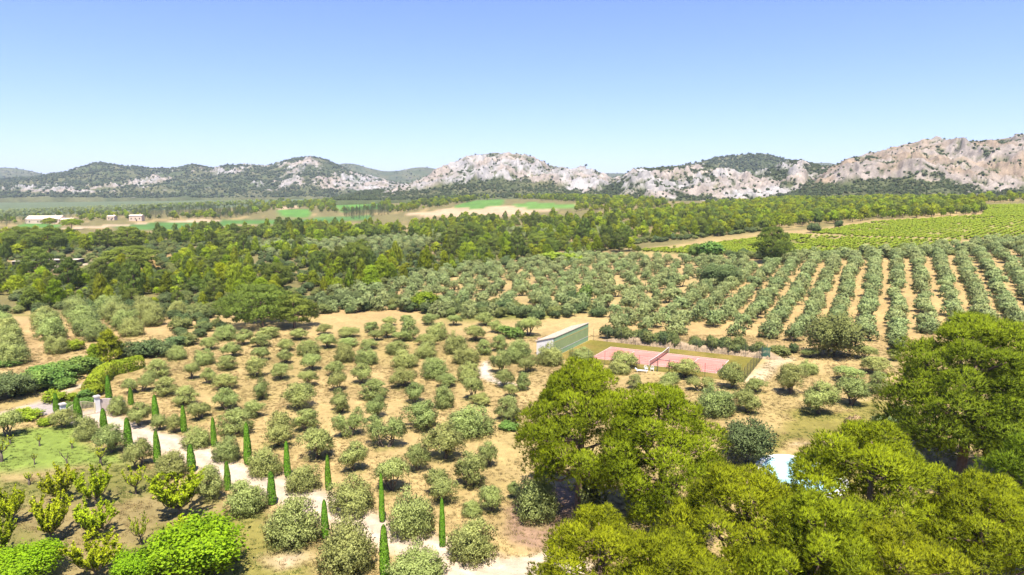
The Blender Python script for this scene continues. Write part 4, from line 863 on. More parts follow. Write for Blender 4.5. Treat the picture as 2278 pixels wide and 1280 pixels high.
# ------------------------------------------------------------------ shrubs, oaks, hedges
SH = [('A', 55, 705, 330, 500, 'oak', 'dark_leaf', 'broadleaf_tree', 'dark green broadleaf tree at left edge beside the dirt track'), ('F', 1010, 368, 370, 50, 'oak', 'oak_leaf', 'oak_tree', 'big round holm oak between grove rows and right olives'), ('F', 425, 1090, 370, 755, 'oak', 'dark_leaf', 'oak_tree', 'dark holm oak beside the pool behind the pines'),
      ('A', 365, 712, 170, 618, 'bush', 'hedge_leaf', 'shrub', 'round yellow-green shrub left of the gate behind a cypress'), ('A', 495, 700, 90, 638, 'bush', 'hedge_leaf', 'shrub', 'small yellow-green shrub behind the gate'), ('A', 565, 752, 150, 664, 'bush', 'bramble_leaf', 'shrub', 'green shrub close behind the right half of the gate'), ('A', 462, 776, 100, 700, 'bush', 'bramble_leaf', 'shrub', 'green shrub close behind the left half of the gate'), ('A', 575, 694, 120, 612, 'bush', 'bramble_leaf', 'shrub', 'dense green shrub seen through the gate bars'), ('A', 640, 672, 140, 575, 'bush', 'hedge_leaf', 'shrub', 'yellow-green shrub behind the right gate pillar'),
      ('A', 165, 832, 230, 740, 'bush', 'hedge_leaf', 'shrub', 'low dark yellow-green shrub left of the asphalt apron'), ('A', 312, 868, 110, 798, 'bush', 'hedge_leaf', 'shrub', 'small clipped shrub at the lawn corner near the gate'),
      ('F', 365, 328, 130, 235, 'bush', 'oak_leaf', 'shrub', 'green bush on the bank behind the court, right end'), ('F', 650, 346, 170, 262, 'bush', 'oak_leaf', 'shrub', 'wide low bush right of the green court posts'), ('F', 1420, 305, 130, 215, 'bush', 'dark_leaf', 'shrub', 'dark bush at the end of a grove row right of oak'), ('F', 740, 320, 70, 245, 'bush', 'dark_leaf', 'shrub', 'small dark bush left of the round oak'),
      ('F', 1140, 832, 100, 725, 'bush', 'dry_leaf', 'shrub', 'dead tan shrub beside the tall right pine'), ('F', 1375, 855, 230, 725, 'bush', 'dark_leaf', 'shrub', 'dark shrub in shade of the tall right pine'), ('F', 1480, 760, 130, 660, 'bush', 'dark_leaf', 'shrub', 'dark shrub at foot of the tallest dark pine'),
      ('C', 1600, 900, 140, 828, 'bush', 'bramble_leaf', 'shrub', 'light green shrub touching the left pine crown'), ('C', 1605, 284, 170, 190, 'bush', 'bramble_leaf', 'shrub', 'fresh green rounded shrub behind the white shed end'), ('D', 1830, 840, 230, 600, 'bush', 'oak_leaf', 'shrub', 'leafy fig-like shrub right of the bare pine trunk'),
      ('A', 870, 422, 190, 298, 'bush', 'dark_leaf', 'shrub', 'dark holm oak thicket behind ivy hedge, first from left'), ('A', 965, 415, 200, 285, 'bush', 'dark_leaf', 'shrub', 'dark holm oak thicket behind ivy hedge, second from left'), ('A', 1060, 405, 190, 280, 'bush', 'dark_leaf', 'shrub', 'dark holm oak thicket behind ivy hedge, third from left'), ('A', 1160, 350, 180, 262, 'bush', 'dark_leaf', 'shrub', 'dark holm oak thicket behind ivy hedge, fourth from left'), ('A', 1250, 330, 150, 240, 'bush', 'oak_leaf', 'shrub', 'olive-brown thicket shrub at the grove top left corner'),
      ('A', 500, 365, 130, 278, 'bush', 'hedge_leaf', 'shrub', 'yellow-green shrub ending the second left olive row'), ('A', 1235, 222, 100, 138, 'bush', 'oak_leaf', 'shrub', 'rounded green shrub by the tan patch at left grove end'), ('P', 780, 682, 62, 648, 'oak', 'dark_leaf', 'oak_tree', 'small dark round oak above the tan grove'), ('P', 940, 692, 62, 648, 'bush', 'hedge_leaf', 'shrub', 'yellow-green rounded bush at the edge of the loose grove'),
      ('P', 1302, 676, 40, 632, 'bush', 'bramble_leaf', 'shrub', 'vivid blue-green bush in the middle of the loose grove'), ('P', 1270, 676, 36, 646, 'bush', 'dark_leaf', 'shrub', 'dark bush left of the vivid blue-green one'), ('P', 1600, 640, 90, 585, 'oak', 'dark_leaf', 'oak_tree', 'dark rounded oak at the upper left of the grove rows'), ('P', 1250, 588, 90, 560, 'bush', 'vine_leaf', 'shrub', 'bright green low thicket above the loose olive grove'),
      ('P', 1545, 575, 35, 542, 'bush', 'bramble_leaf', 'shrub', 'green bush left of lone pine, smaller one'), ('P', 1580, 575, 56, 536, 'bush', 'bramble_leaf', 'shrub', 'green bush left of lone pine, larger one'), ('P', 1812, 518, 30, 496, 'bush', 'dark_leaf', 'shrub', 'dark green bush at the top of the vineyard, left'), ('P', 1866, 507, 20, 490, 'bush', 'dark_leaf', 'shrub', 'dark green bush at the top of the vineyard, right')]
for k, a, b, wpx, tp, kind, lm, nm, lab in SH:
    px, py = cp(k, a, b); x, y, z, wd, h = stand(px, py, wpx / CROP[k][2], cp(k, 0, tp)[1], 0.3)
    plant(nm, kind, x, y, z - .03, wd, h, lab, 'oak' if nm == 'oak_tree' else 'tree' if nm == 'broadleaf_tree' else 'shrub', None, leafmat=lm)
BR = [(60, 470, 170, 410), (250, 640, 230, 480), (350, 612, 230, 465), (450, 566, 230, 425), (545, 526, 210, 385), (180, 590, 180, 500), (300, 540, 190, 450), (400, 500, 190, 420), (600, 480, 160, 395), (150, 660, 180, 560), (420, 620, 160, 540)]
for i, (a, b, wpx, tp) in enumerate(sorted(BR)):
    px, py = cp('A', a, b); x, y, z, wd, h = stand(px, py, wpx / 2.9974, cp('A', 0, tp)[1], 0.25)
    plant('bramble_shrub', 'bush', x, y, z - .05, wd, min(h, wd * .8), f'green bramble shrub of the bank above the dirt track, {ordn(i+1)} from left', 'shrub', 'bramble bank above the dirt track', leafmat='bramble_leaf')
und = []
for poly, sp, sd in (([(-60, 700), (480, 712), (700, 705), (860, 690), (1000, 705), (1190, 712), (1330, 705), (1330, 690), (1180, 690), (860, 655), (700, 650), (480, 690), (200, 680), (-60, 690)], 3.4, 101), ([(-60, 690), (-60, 540), (290, 540), (560, 520), (860, 512), (1000, 540), (1290, 545), (1180, 585), (860, 645), (700, 650), (480, 690)], 4.6, 102), ([(1250, 548), (1400, 545), (1390, 556), (1300, 566)], 4.0, 103), ([(1600, 566), (1800, 568), (2060, 562), (2300, 540), (2300, 552), (2050, 574), (1800, 576), (1640, 578)], 3.2, 104), ([(380, 735), (470, 700), (500, 735), (420, 760)], 3.0, 105), ([(1400, 546), (1560, 531), (1720, 513), (1700, 505), (1560, 520), (1400, 538)], 3.4, 106)):
    p = fill(poly, sp, sd, 1.1, 15); wd = 2.4 + 2.2 * rng.random(len(p)); und.append(np.column_stack([p, wd, wd * (.5 + .25 * rng.random(len(p)))]))
und = np.vstack(und); und[:, 2] -= .05
half = rng.random(len(und)) < .55
scatter('undergrowth', 'bush', und[half, :3], und[half, 3], und[half, 4], 'dark green undergrowth between the woods and the groves', 'undergrowth', 'dark_leaf')
scatter('undergrowth', 'bush', und[~half, :3], und[~half, 3], und[~half, 4], 'mid green scrub between the woods and the groves', 'undergrowth', 'oak_leaf')

def hedge(name, pts, wd, h, mat, label, cat, n=4200, seed=5):
    """leafy wall along a line: stems inside, leaves over an irregular rounded box"""
    g = np.random.default_rng(seed); P = np.array(pts, float); L = np.r_[0, np.cumsum(np.hypot(*np.diff(P, axis=0).T))]
    s = g.random(n) * L[-1]; cx = np.interp(s, L, P[:, 0]); cyy = np.interp(s, L, P[:, 1])
    tx = np.interp(s + .1, L, P[:, 0]) - np.interp(s - .1, L, P[:, 0]); ty = np.interp(s + .1, L, P[:, 1]) - np.interp(s - .1, L, P[:, 1]); l = np.hypot(tx, ty) + 1e-9
    nx, ny = -ty / l, tx / l; a = g.random(n) * math.pi; hh = h * (0.85 + .3 * fbm(s / 1.5, s * 0, 3, seed)); ww = wd * (0.8 + .4 * fbm(s / 1.2, s * 0 + 4, 3, seed))
    ca, sa = np.cos(a), np.sin(a); q = (np.abs(ca) ** 4 + np.abs(sa) ** 4) ** -.25 * (1 - .25 * g.random(n) ** 2)
    ox, oz = ca * q * ww / 2, sa * q * hh
    V = np.stack([cx + nx * ox, cyy + ny * ox, np.maximum(oz, .05)], 1); N_ = unit(np.stack([nx * ca, ny * ca, sa + .2], 1) + .3 * g.normal(size=(n, 3)))
    o0 = np.array((P[0][0], P[0][1], 0)); e = empty(name, o0)
    q_, f_, r_, nn = cards(V - o0, unit(g.normal(size=(n, 3))), N_, .26 * (.7 + .6 * g.random(n)), .17, g.random(n), N_)
    obj('crown', make_mesh('crown', q_, f_, mat, rnd=r_, nrm=nn), e)
    m = MB()
    for t in np.arange(.5, L[-1], 1.2):
        b = np.array((np.interp(t, L, P[:, 0]), np.interp(t, L, P[:, 1]), 0)) - o0; m.tube([b - (0, 0, .1), b + (.05, .05, h * .5), b + (0, .1, h * .8)], [.05, .04, .02], 4)
    m.build('stem', 'bark', e); return props(e, label, cat)
hd = [ground(*cp('A', *p))[:2] for p in ((610, 655), (655, 590), (700, 545), (745, 520))]
hedge('hedge', hd, 2.6, 2.3, 'hedge_leaf', 'clipped yellow-green ivy hedge running up from the gate', 'hedge', 6000, 5)
hd = [ground(*cp('A', *p))[:2] for p in ((752, 518), (830, 505), (900, 485), (930, 470))]
hedge('hedge', hd, 2.2, 2.4, 'hedge_leaf', 'ivy hedge along the top edge of the tan grove', 'hedge', 4200, 6)

# ------------------------------------------------------------------ vineyards: rows of vines
def vines(poly, sp_row, sp, direction, seed, dens):
    g = np.random.default_rng(seed); W = gpoly(poly); c = W.mean(0); ax = np.array(direction, float); ax /= np.linalg.norm(ax); nr = np.array((-ax[1], ax[0]))
    a = (W - c) @ ax; b = (W - c) @ nr
    A, B = np.meshgrid(np.arange(a.min(), a.max(), sp), np.arange(b.min(), b.max(), sp_row)); A = A.ravel() + g.normal(size=A.size) * .15; B = B.ravel() + g.normal(size=B.size) * .12
    x = c[0] + ax[0] * A + nr[0] * B; y = c[1] + ax[1] * A + nr[1] * B; z = zfun(x, y)
    ok = in_px(x, y, z, poly) & (g.random(len(x)) < dens) & (fbm(x / 9, y / 9, 3, seed) > 0.30)
    return np.stack([x[ok], y[ok], z[ok] + .0], 1)
VZ = [z for z in ZONES if z[0] == 'vineyard_field']
for i, (zn, lab) in enumerate(zip(VZ, ('green vines of the lower vineyard beside the lone pine', 'green vines in rows on the upper right vineyard slope'))):
    p = vines(zn[4], 2.9, 1.25, (93, 90), 400 + i, 0.9); s_ = 0.85 + .35 * rng.random(len(p))
    scatter('grapevines', 'vine', p, 1.75 * s_, 0.95 * s_, lab, 'vines')

# ------------------------------------------------------------------ tennis court
Z0 = 0.02
def cl(x, y, z=0.0): q = O0 + EX * x + EY * y; return (q[0], q[1], z)      # court coordinates -> place
EX3, EY3 = np.array((*EX, 0)), np.array((*EY, 0))
def sheet(name, mat, x0, x1, y0, y1, z, parent=None, nx=1, ny=1):
    X, Y = np.meshgrid(np.linspace(x0, x1, nx + 1), np.linspace(y0, y1, ny + 1)); V = np.array([cl(a, b, z) for a, b in zip(X.ravel(), Y.ravel())])
    a = (np.arange(ny)[:, None] * (nx + 1) + np.arange(nx)[None]).ravel(); return V, np.stack([a, a + 1, a + nx + 2, a + nx + 1], 1)
V, Fc = sheet('a', '', -6.3, 29.0, -14.6, 4.2, Z0, None, 140, 76)
n1 = fbm(V[:, 0] / 5, V[:, 1] / 5, 4, 77)[:, None]; n2 = fbm(V[:, 0] / 1.5, V[:, 1] / 1.5, 4, 78)[:, None]
t = np.clip((n1 - .42) * 4, 0, 1); cc = np.array((0.175, 0.150, 0.028)) * (1 - t) + np.array((0.245, 0.180, 0.045)) * t
props(obj('court_apron', make_mesh('court_apron', V, Fc, 'soil', col=cc * .82 * (.85 + .3 * n2))), 'mossy olive-green surround of the tennis court', kind='structure')
V, Fc = sheet('c', '', -0.05, 23.82, -11.02, 0.05, Z0 + .006)
court = props(obj('tennis_court', make_mesh('tennis_court', V, Fc, 'court_pink')), 'faded pink tennis court surface with white lines', kind='structure')
lw = 0.07; zl = Z0 + .012
for x0, x1, y0, y1 in [(0, 23.77, -lw, lw * .4), (0, 23.77, -10.97, -10.97 + lw), (0, lw, -10.9, -lw), (23.70, 23.77, -10.9, -lw), (lw, 23.7, -1.37, -1.37 + lw), (lw, 23.7, -9.6, -9.6 + lw), (5.49, 5.49 + lw, -9.53, -1.37), (18.28, 18.28 + lw, -9.53, -1.37), (5.56, 18.28, -5.52, -5.45)]:
    V, Fc = sheet('l', '', x0, x1, y0, y1, zl); obj('court_line', make_mesh('court_line', V, Fc, 'white_paint'), court)
net = empty('tennis_net', cl(11.885, -5.485, Z0)); inv = lambda p: np.array(p) - np.array(net.location)
for yy in (0.95, -11.92):
    m = MB(); m.bar(inv(cl(11.885, yy, 0)), inv(cl(11.885, yy, 1.12)), .10); m.build('post', 'white_paint', net)
ys = np.linspace(0.90, -11.87, 108); sag = lambda y: 1.07 - 0.155 * (1 - ((y + 5.485) / 6.4) ** 2)
m = MB()
for y in ys: m.bar(inv(cl(11.885, y, .04)), inv(cl(11.885, y, sag(y))), .014)
for f_ in np.linspace(.06, .95, 9):
    for a, b in zip(ys[:-1:6], ys[6::6]): m.bar(inv(cl(11.885, a, sag(a) * f_)), inv(cl(11.885, b, sag(b) * f_)), .02)
m.build('net_mesh', 'net_cord', net)
m = MB()
for a, b in zip(ys[:-1:4], ys[4::4]): m.bar(inv(cl(11.885, a, sag(a))), inv(cl(11.885, b, sag(b))), .09, .07)
m.build('tape', 'white_paint', net)
props(net, 'sagging tennis net with white tape across the pink court', 'tennis net')
# fence: posts, rails and wire round the apron
def fence(label, pts, step, h, mat='dark_steel', wires=9):
    e = empty('wire_fence', (*cl(*pts[0]),)); o = np.array(e.location)
    for (x0, y0), (x1, y1) in zip(pts[:-1], pts[1:]):
        L = math.hypot(x1 - x0, y1 - y0); n = max(1, round(L / step))
        for i in range(n + (1 if (x1, y1) == pts[-1] else 0)):
            t = i / n; m = MB(); a = np.array(cl(x0 + (x1 - x0) * t, y0 + (y1 - y0) * t)) - o; m.bar(a, a + (0, 0, h), .055); m.build('post', mat, e)
        m = MB(); a = np.array(cl(x0, y0)) - o; b = np.array(cl(x1, y1)) - o
        for z in np.linspace(.05, h - .03, wires): m.bar(a + (0, 0, z), b + (0, 0, z), .012)
        for t in np.arange(0, 1, .30 / L): m.bar(a + (b - a) * t, a + (b - a) * t + (0, 0, h), .008)
        m.build('wire_mesh', mat, e)
    return props(e, label, 'fence')
fence('thin dark wire fence along the far side of the tennis court', [(-5.6, 4.3), (29.1, 4.3)], 3.15, 2.6)
fence('thin wire fence at the right end of the tennis court', [(29.1, 4.0), (29.1, -14.6)], 3.1, 2.6, 'dark_steel', 12)
fence('thin dark wire fence along the near side of the tennis court', [(28.8, -14.7), (16.5, -14.7)], 3.1, 2.6)
fence('thin dark wire fence left of the court gate opening', [(14.2, -14.7), (-5.5, -14.7)], 3.1, 2.6)
e = empty('court_door_frame', cl(15.35, -14.7)); m = MB()
m.bar((*(EX * -1.0), 0), (*(EX * -1.0), 2.3), .09); m.bar((*(EX * 1.0), 0), (*(EX * 1.0), 2.3), .09); m.build('post', 'dark_steel', e)
m = MB(); m.bar((*(EX * -.95), 2.24), (*(EX * .95), 2.24), .08); m.build('lintel', 'dark_steel', e); props(e, 'dark metal door frame in the near court fence', 'door frame')
e = empty('corner_screen', cl(29.6, 4.9)); 
for dx, hh in ((-.7, 2.1), (0.2, 2.8), (.75, 2.3)):
    m = MB(); m.bar((*(EX * dx), 0), (*(EX * dx) , hh), .10); m.build('post', 'green_steel', e)
for i, z in enumerate(np.linspace(.2, 2.0, 10)):
    m = MB(); m.box((*(EX * .05), z), (1.4, .03, .13), EX3, EY3); m.build('slat', 'green_steel', e)
props(e, 'green metal posts with slatted screen at far right court corner', 'screen')
# earth bank behind the court
nx = 150; X = np.linspace(-4, 33, nx); prof = np.array((0, .35, .8, 1.1, 1.2, 1.05, .5, -.1)); yo = np.array((4.5, 4.8, 5.2, 5.7, 6.4, 7.4, 8.6, 10.0))
V = []; 
for i, x in enumerate(X):
    k = 0.65 + .7 * float(fbm(np.array([x / 3.0]), np.array([1.0]), 4, 9)[0]); k *= np.clip((x + 4) / 6, 0, 1) * np.clip((33 - x) / 3, 0, 1)
    for j in range(8): V.append(cl(x, yo[j] + .5 * (rng.random() - .5) * (0 < j < 7), prof[j] * k * 1.05 + .10 * (rng.random() - .5) * (0 < j < 7)))
V = np.array(V); a = (np.arange(nx - 1)[:, None] * 8 + np.arange(7)[None]).ravel(); Fc = np.stack([a, a + 8, a + 9, a + 1], 1)
cc = np.tile((0.37, 0.275, 0.175), (len(V), 1)) * (.75 + .5 * fbm(V[:, 0] / 1.2, V[:, 1] / 1.2, 3, 5))[:, None]; top_ = np.tile(np.arange(8) > 3, nx); cc *= .82; cc[top_] = np.array((.21, .16, .065))
props(obj('earth_bank', make_mesh('earth_bank', V, Fc, 'soil', col=cc)), 'pale eroded earth bank behind the tennis court', kind='structure')
g = np.random.default_rng(8); bx_ = g.random(46) * 33 - 4.5; p = np.array([cl(x, 6.5 + .6 * g.normal(), 0.45) for x in bx_]); wd = 1.6 + 1.7 * g.random(46)
for i in np.argsort(bx_):
    plant('shrub', 'bush', *p[i], wd[i], wd[i] * (.6 + .4 * g.random()), f'dusty scrub bush on the earth bank, {ordn(int((bx_ < bx_[i]).sum()) + 1) if (bx_ < bx_[i]).sum() < 35 else ordn(46 - int((bx_ < bx_[i]).sum()))} from the {"left" if (bx_ < bx_[i]).sum() < 35 else "right"}', 'shrub', 'scrub on the bank behind the court', leafmat=['dark_leaf', 'oak_leaf', 'oak_leaf', 'dark_leaf'][i % 4])
# practice wall with lean-to shed behind it
e = empty('practice_wall', cl(-6.5, -5, 0)); o = np.array(e.location); wx, y0, y1, H1, H2, dp = -6.5, -13.5, 3.5, 3.85, 2.75, 3.9
def slab(nm, mat, pts, thick, parent=e):      # extruded quad
    P = np.array([np.array(p) - o for p in pts]); n = np.cross(P[1] - P[0], P[3] - P[0]); n /= np.linalg.norm(n)
    m = MB(); m.add(np.vstack([P, P - n * thick]), [(0, 1, 2, 3), (7, 6, 5, 4), (0, 4, 5, 1), (1, 5, 6, 2), (2, 6, 7, 3), (3, 7, 4, 0)]); return m.build(nm, mat, parent)
wall = slab('wall', 'pale_green', [cl(wx, y0, -.1), cl(wx, y1, -.1), cl(wx, y1, H1), cl(wx, y0, H1)], .25)
slab('painted_panel', 'olive_green_paint', [cl(wx + .02, y0 + .02, 1.02), cl(wx + .02, y1 - .02, 1.02), cl(wx + .02, y1 - .02, 2.85), cl(wx + .02, y0 + .02, 2.85)], .018, e)
slab('net_line', 'white_paint', [cl(wx + .03, y0 + .02, .92), cl(wx + .03, y1 - .02, .92), cl(wx + .03, y1 - .02, 1.02), cl(wx + .03, y0 + .02, 1.02)], .028, e)
slab('yellow_rail', 'yellow_paint', [cl(wx + .03, y0 + .02, 2.86), cl(wx + .03, y1 - .02, 2.86), cl(wx + .03, y1 - .02, 2.98), cl(wx + .03, y0 + .02, 2.98)], .028, e)
slab('end_wall', 'white_wall', [cl(wx - dp, y0, -.1), cl(wx - .02, y0, -.1), cl(wx - .02, y0, H1 - .12), cl(wx - dp, y0, H2 - .12)], .2)
slab('end_wall', 'white_wall', [cl(wx - .26, y1, -.1), cl(wx - dp, y1, -.1), cl(wx - dp, y1, H2 - .12), cl(wx - .26, y1, H1 - .12)], .2)
slab('back_wall', 'white_wall', [cl(wx - dp, y1 - .2, -.1), cl(wx - dp, y0 + .2, -.1), cl(wx - dp, y0 + .2, H2 - .14), cl(wx - dp, y1 - .2, H2 - .14)], .2)
roof = slab('roof', 'roof_sheet', [cl(wx + .05, y0 - .15, H1 + .09), cl(wx + .05, y1 + .15, H1 + .09), cl(wx - dp - .3, y1 + .15, H2 - .02), cl(wx - dp - .3, y0 - .15, H2 - .02)], .12)
for i in range(21):
    y = y0 + (y1 - y0) * i / 20; m = MB(); m.bar(np.array(cl(wx + .03, y, H1 + .105)) - o, np.array(cl(wx - dp - .25, y, H2 + .005)) - o, .10, .05); m.build('roof_rib', 'roof_tile', roof)
props(e, 'pale green tennis practice wall with white lean-to shed behind', 'wall')
# pallets stacked behind the shed
x, y, z = ground(1205, 762)
for i in range(6):
    e = empty('pallet', (x, y, i * .15 + (i > 0) * .002), .2 * math.sin(i * 2.1))
    for yy in (-.55, 0, .55): m = MB(); m.box((0, yy, .05), (1.7, .12, .10)); m.build('bearer', 'wood_pallet', e)
    for xx in np.linspace(-.78, .78, 7): m = MB(); m.box((xx, 0, .121), (.14, 1.25, .04)); m.build('board', 'wood_pallet', e)
    props(e, f'weathered wooden pallet behind the shed, {ordn(i+1)} from the ground in its stack', 'pallet', 'stacked pallets behind the shed')
# white garden furniture beside the court
def chair(px, py, rz, lab):
    x, y, z = ground(px, py); e = empty('garden_chair', (x, y, z + .005), rz); m = MB(); m.box((0, 0, .42), (.5, .48, .04)); m.build('seat', 'plastic_white', e)
    a = np.linspace(-.25, 3.39, 15); m = MB(); m.tube([(.27 * math.cos(t), .22, .62 + .30 * math.sin(t)) for t in a], .03, 5)
    for q in (-.14, 0, .14): m.bar((q, .22, .44), (q, .22, .90), .04, .02)
    m.build('backrest', 'plastic_white', e)
    for sx in (-1, 1):
        for sy in (-1, 1): m = MB(); m.bar((sx * .22, sy * .2, .40), (sx * .26, sy * .24, 0), .045); m.build('leg', 'plastic_white', e)
        m = MB(); m.bar((sx * .27, .22, .64), (sx * .27, -.2, .62), .05, .03); m.bar((sx * .27, -.2, .62), (sx * .26, -.22, .40), .04); m.build('armrest', 'plastic_white', e)
    props(e, lab, 'chair', 'white garden chairs by the court')
chair(1437, 825, .35, 'white plastic garden chair by the court fence, left of the pair'); chair(1451, 826, -.3, 'white plastic garden chair by the court fence, right of the pair')
x, y, z = ground(1428, 828); e = empty('sun_lounger', (x, y, z + .005), -.25); m = MB(); m.box((0, 0, .30), (1.9, .62, .06)); m.build('bed', 'plastic_white', e)
m = MB(); m.box((-.98, 0, .48), (.62, .6, .05), (.8, 0, -.6), None, (.6, 0, .8)); m.build('backrest', 'plastic_white', e)
for sx in (-.8, .8):
    for sy in (-.26, .26): m = MB(); m.bar((sx, sy, .28), (sx, sy, 0), .06); m.build('leg', 'plastic_white', e)
props(e, 'low white plastic sun lounger left of the garden chairs', 'sun lounger')

# ------------------------------------------------------------------ pool
px_, py_ = 1780, 1058; x, y, z = ground(px_, py_); pool = empty('swimming_pool', (x, y, 0)); A = np.linspace(0, 2 * math.pi, 72, endpoint=False)
shp = lambda k: np.stack([(3.6 + k) * np.cos(A) * (1 + .08 * np.cos(2 * A + .6)), (5.2 + k) * np.sin(A)], 1)
def ring(z0, k0, z1, k1): a = np.c_[shp(k0), np.full(72, z0)]; b = np.c_[shp(k1), np.full(72, z1)]; i = np.arange(72); return np.vstack([a, b]), np.stack([i, (i + 1) % 72, (i + 1) % 72 + 72, i + 72], 1)
m = MB(); m.add(*ring(.16, 0, .16, .75)); m.add(*ring(.16, .75, -.05, .80)); m.add(*ring(-.0, 0, .16, 0)); m.build('coping', 'pool_coping', pool)
m = MB(); m.add(*ring(.05, .02, .05, -1.8)); m.add(*ring(.05, -1.8, .05, -3.5)); wat = m.build('liner', 'pool_liner', pool)
m_, N, L = new_mat('water'); out = N.new('ShaderNodeOutputMaterial'); gl = N.new('ShaderNodeBsdfGlossy'); gl.inputs['Roughness'].default_value = .06; tp = N.new('ShaderNodeBsdfTransparent'); tp.inputs[0].default_value = (.78, .93, .97, 1); fz = N.new('ShaderNodeFresnel'); fz.inputs[0].default_value = 1.33; mx = N.new('ShaderNodeMixShader')
L.new(fz.outputs[0], mx.inputs[0]); L.new(tp.outputs[0], mx.inputs[1]); L.new(gl.outputs[0], mx.inputs[2]); L.new(mx.outputs[0], out.inputs[0])
m = MB(); m.add(*ring(.10, .01, .10, -1.8)); m.add(*ring(.10, -1.8, .10, -3.55)); m.build('water', 'water', pool)
props(pool, 'rounded swimming pool with pale water and white coping behind pines', 'pool')

# ------------------------------------------------------------------ gate
def gp(a, b): return np.array(ground(*cp('G', a, b)))
gl_, gr_ = np.array((-62.5, 91.8, 0)), np.array((-59.9, 95.4, 0)); gd = (gr_ - gl_); GL = np.linalg.norm(gd); gd /= GL; gn = np.array((-gd[1], gd[0], 0))
def pillar(P, lab):
    e = empty('gate_pillar', P); m = MB(); m.box((0, 0, 1.18), (.56, .56, 2.4), gd, gn); m.build('shaft', 'white_wall', e)
    m = MB(); m.box((0, 0, 2.445), (.80, .80, .13), gd, gn); m.box((0, 0, 2.55), (.66, .66, .08), gd, gn); m.build('cap', 'stone_cap', e); m = MB(); m.box((0, 0, .14), (.72, .72, .30), gd, gn); m.build('plinth', 'stone_cap', e); props(e, lab, 'pillar', 'gate pillars')
pillar(gl_, 'white rendered gate pillar with stone cap, left of the gate'); pillar(gr_, 'white rendered gate pillar with stone cap, right of the gate')
for sd, (s0, s1), lab in ((0, (.35, GL / 2 - .03), 'cream metal gate leaf with vertical bars, left half'), (1, (GL / 2 + .03, GL - .35), 'cream metal gate leaf with vertical bars, right half')):
    e = empty('gate_leaf', gl_ + gd * s0); n = 11; L_ = s1 - s0; topz = lambda t: 1.62 + .60 * math.sin(math.pi * .5 * (t if sd == 0 else 1 - t)) ** 1.3
    for i in range(n + 1): t = i / n; m = MB(); m.bar(gd * L_ * t + (0, 0, .12), gd * L_ * t + (0, 0, topz(t)), .13 if i in (0, n) else .042); m.build('bar', 'cream_metal', e)
    m = MB()
    for i in range(n): m.bar(gd * L_ * i / n + (0, 0, topz(i / n)), gd * L_ * (i + 1) / n + (0, 0, topz((i + 1) / n)), .06)
    m.build('top_rail', 'cream_metal', e)
    for z in (.16, .75): m = MB(); m.bar(gd * .03 + (0, 0, z), gd * (L_ - .03) + (0, 0, z), .05); m.build('rail', 'cream_metal', e)
    props(e, lab, 'gate', 'leaves of the entrance gate')
def wing(P0, d0, turn, lab):
    e = empty('wing_wall', P0); m = MB(); p = np.zeros(3); a = math.atan2(d0[1], d0[0]); pts = [p]
    for i in range(10): p = p + .36 * np.array((math.cos(a), math.sin(a), 0)); a += turn; pts.append(p)
    k = [1.95, 1.93, 1.9, 1.85, 1.78, 1.7, 1.62, 1.55, 1.5, 1.48, 1.47]
    for i in range(10):
        t_ = pts[i + 1] - pts[i]; t_ = t_ / np.linalg.norm(t_); q = np.array((-t_[1], t_[0], 0)) * .11
        A_, B_ = pts[i], pts[i + 1]; m.add([A_ - q + (0, 0, -.1), B_ - q + (0, 0, -.1), B_ + q + (0, 0, -.1), A_ + q + (0, 0, -.1), A_ - q + (0, 0, k[i]), B_ - q + (0, 0, k[i + 1]), B_ + q + (0, 0, k[i + 1]), A_ + q + (0, 0, k[i])], [(4, 5, 6, 7), (0, 1, 5, 4), (2, 3, 7, 6), (0, 4, 7, 3), (1, 2, 6, 5)])
    m.build('wall', 'stucco', e); props(e, lab, 'wall')
wing(gr_ + gd * .33, gd, -.16, 'curved beige wing wall right of the gate')

# ------------------------------------------------------------------ houses
def house(px, py, L_, Wd, Hh, rz, lab, roofm='roof_tile', wallm='house_wall', pitch=.32, wins=4, chim=True, tower=None):
    x, y, z = ground(px, py); e = empty('house', (x, y, z - .2), rz); m = MB(); m.box((0, 0, Hh / 2), (L_, Wd, Hh)); wall = m.build('wall', wallm, e)
    rh = Wd / 2 * pitch; m = MB(); l, w_ = L_ / 2 + .4, Wd / 2 + .4
    m.add([(-l, -w_, Hh - .02), (l, -w_, Hh - .02), (l, w_, Hh - .02), (-l, w_, Hh - .02), (-l, 0, Hh + rh), (l, 0, Hh + rh)], [(0, 1, 5, 4), (2, 3, 4, 5), (3, 2, 1, 0), (0, 4, 4, 3), (1, 2, 5, 5)]); rf = m.build('roof', roofm, e)
    if chim: m = MB(); m.box((L_ * .28, .3, Hh + rh + .4), (.9, .7, 1.5)); m.build('chimney', wallm, rf)
    for i in range(wins):
        xx = -L_ / 2 + L_ * (i + .5) / wins; m = MB(); m.box((xx, -Wd / 2 - .03, Hh * .5), (1.1, .08, 1.4)); wn = m.build('window', 'dark_wood', wall); m = MB(); m.box((xx, -Wd / 2 - .08, Hh * .5 - .78), (1.4, .16, .12)); m.build('sill', 'stone_cap', wn)
    m = MB(); m.box((L_ * .08, -Wd / 2 - .04, 1.1), (1.3, .09, 2.2)); m.build('door', 'dark_wood', wall)
    if tower: m = MB(); m.box((tower, 0, Hh * .75 + .5), (3.2, 3.2, Hh * 1.5)); m.build('tower', wallm, e); m = MB(); m.box((tower, 0, Hh * 1.5 + .6), (3.6, 3.6, .25)); m.build('tower_roof', roofm, e)
    props(e, lab, 'house')
house(104, 497, 34, 15, 4.5, .06, 'long tan-roofed farmhouse with small tower in the left valley', tower=14.5, pitch=.5); house(150, 497, 16, 10, 4.2, -.05, 'lower tan-roofed wing right of the valley farmhouse', wins=3)
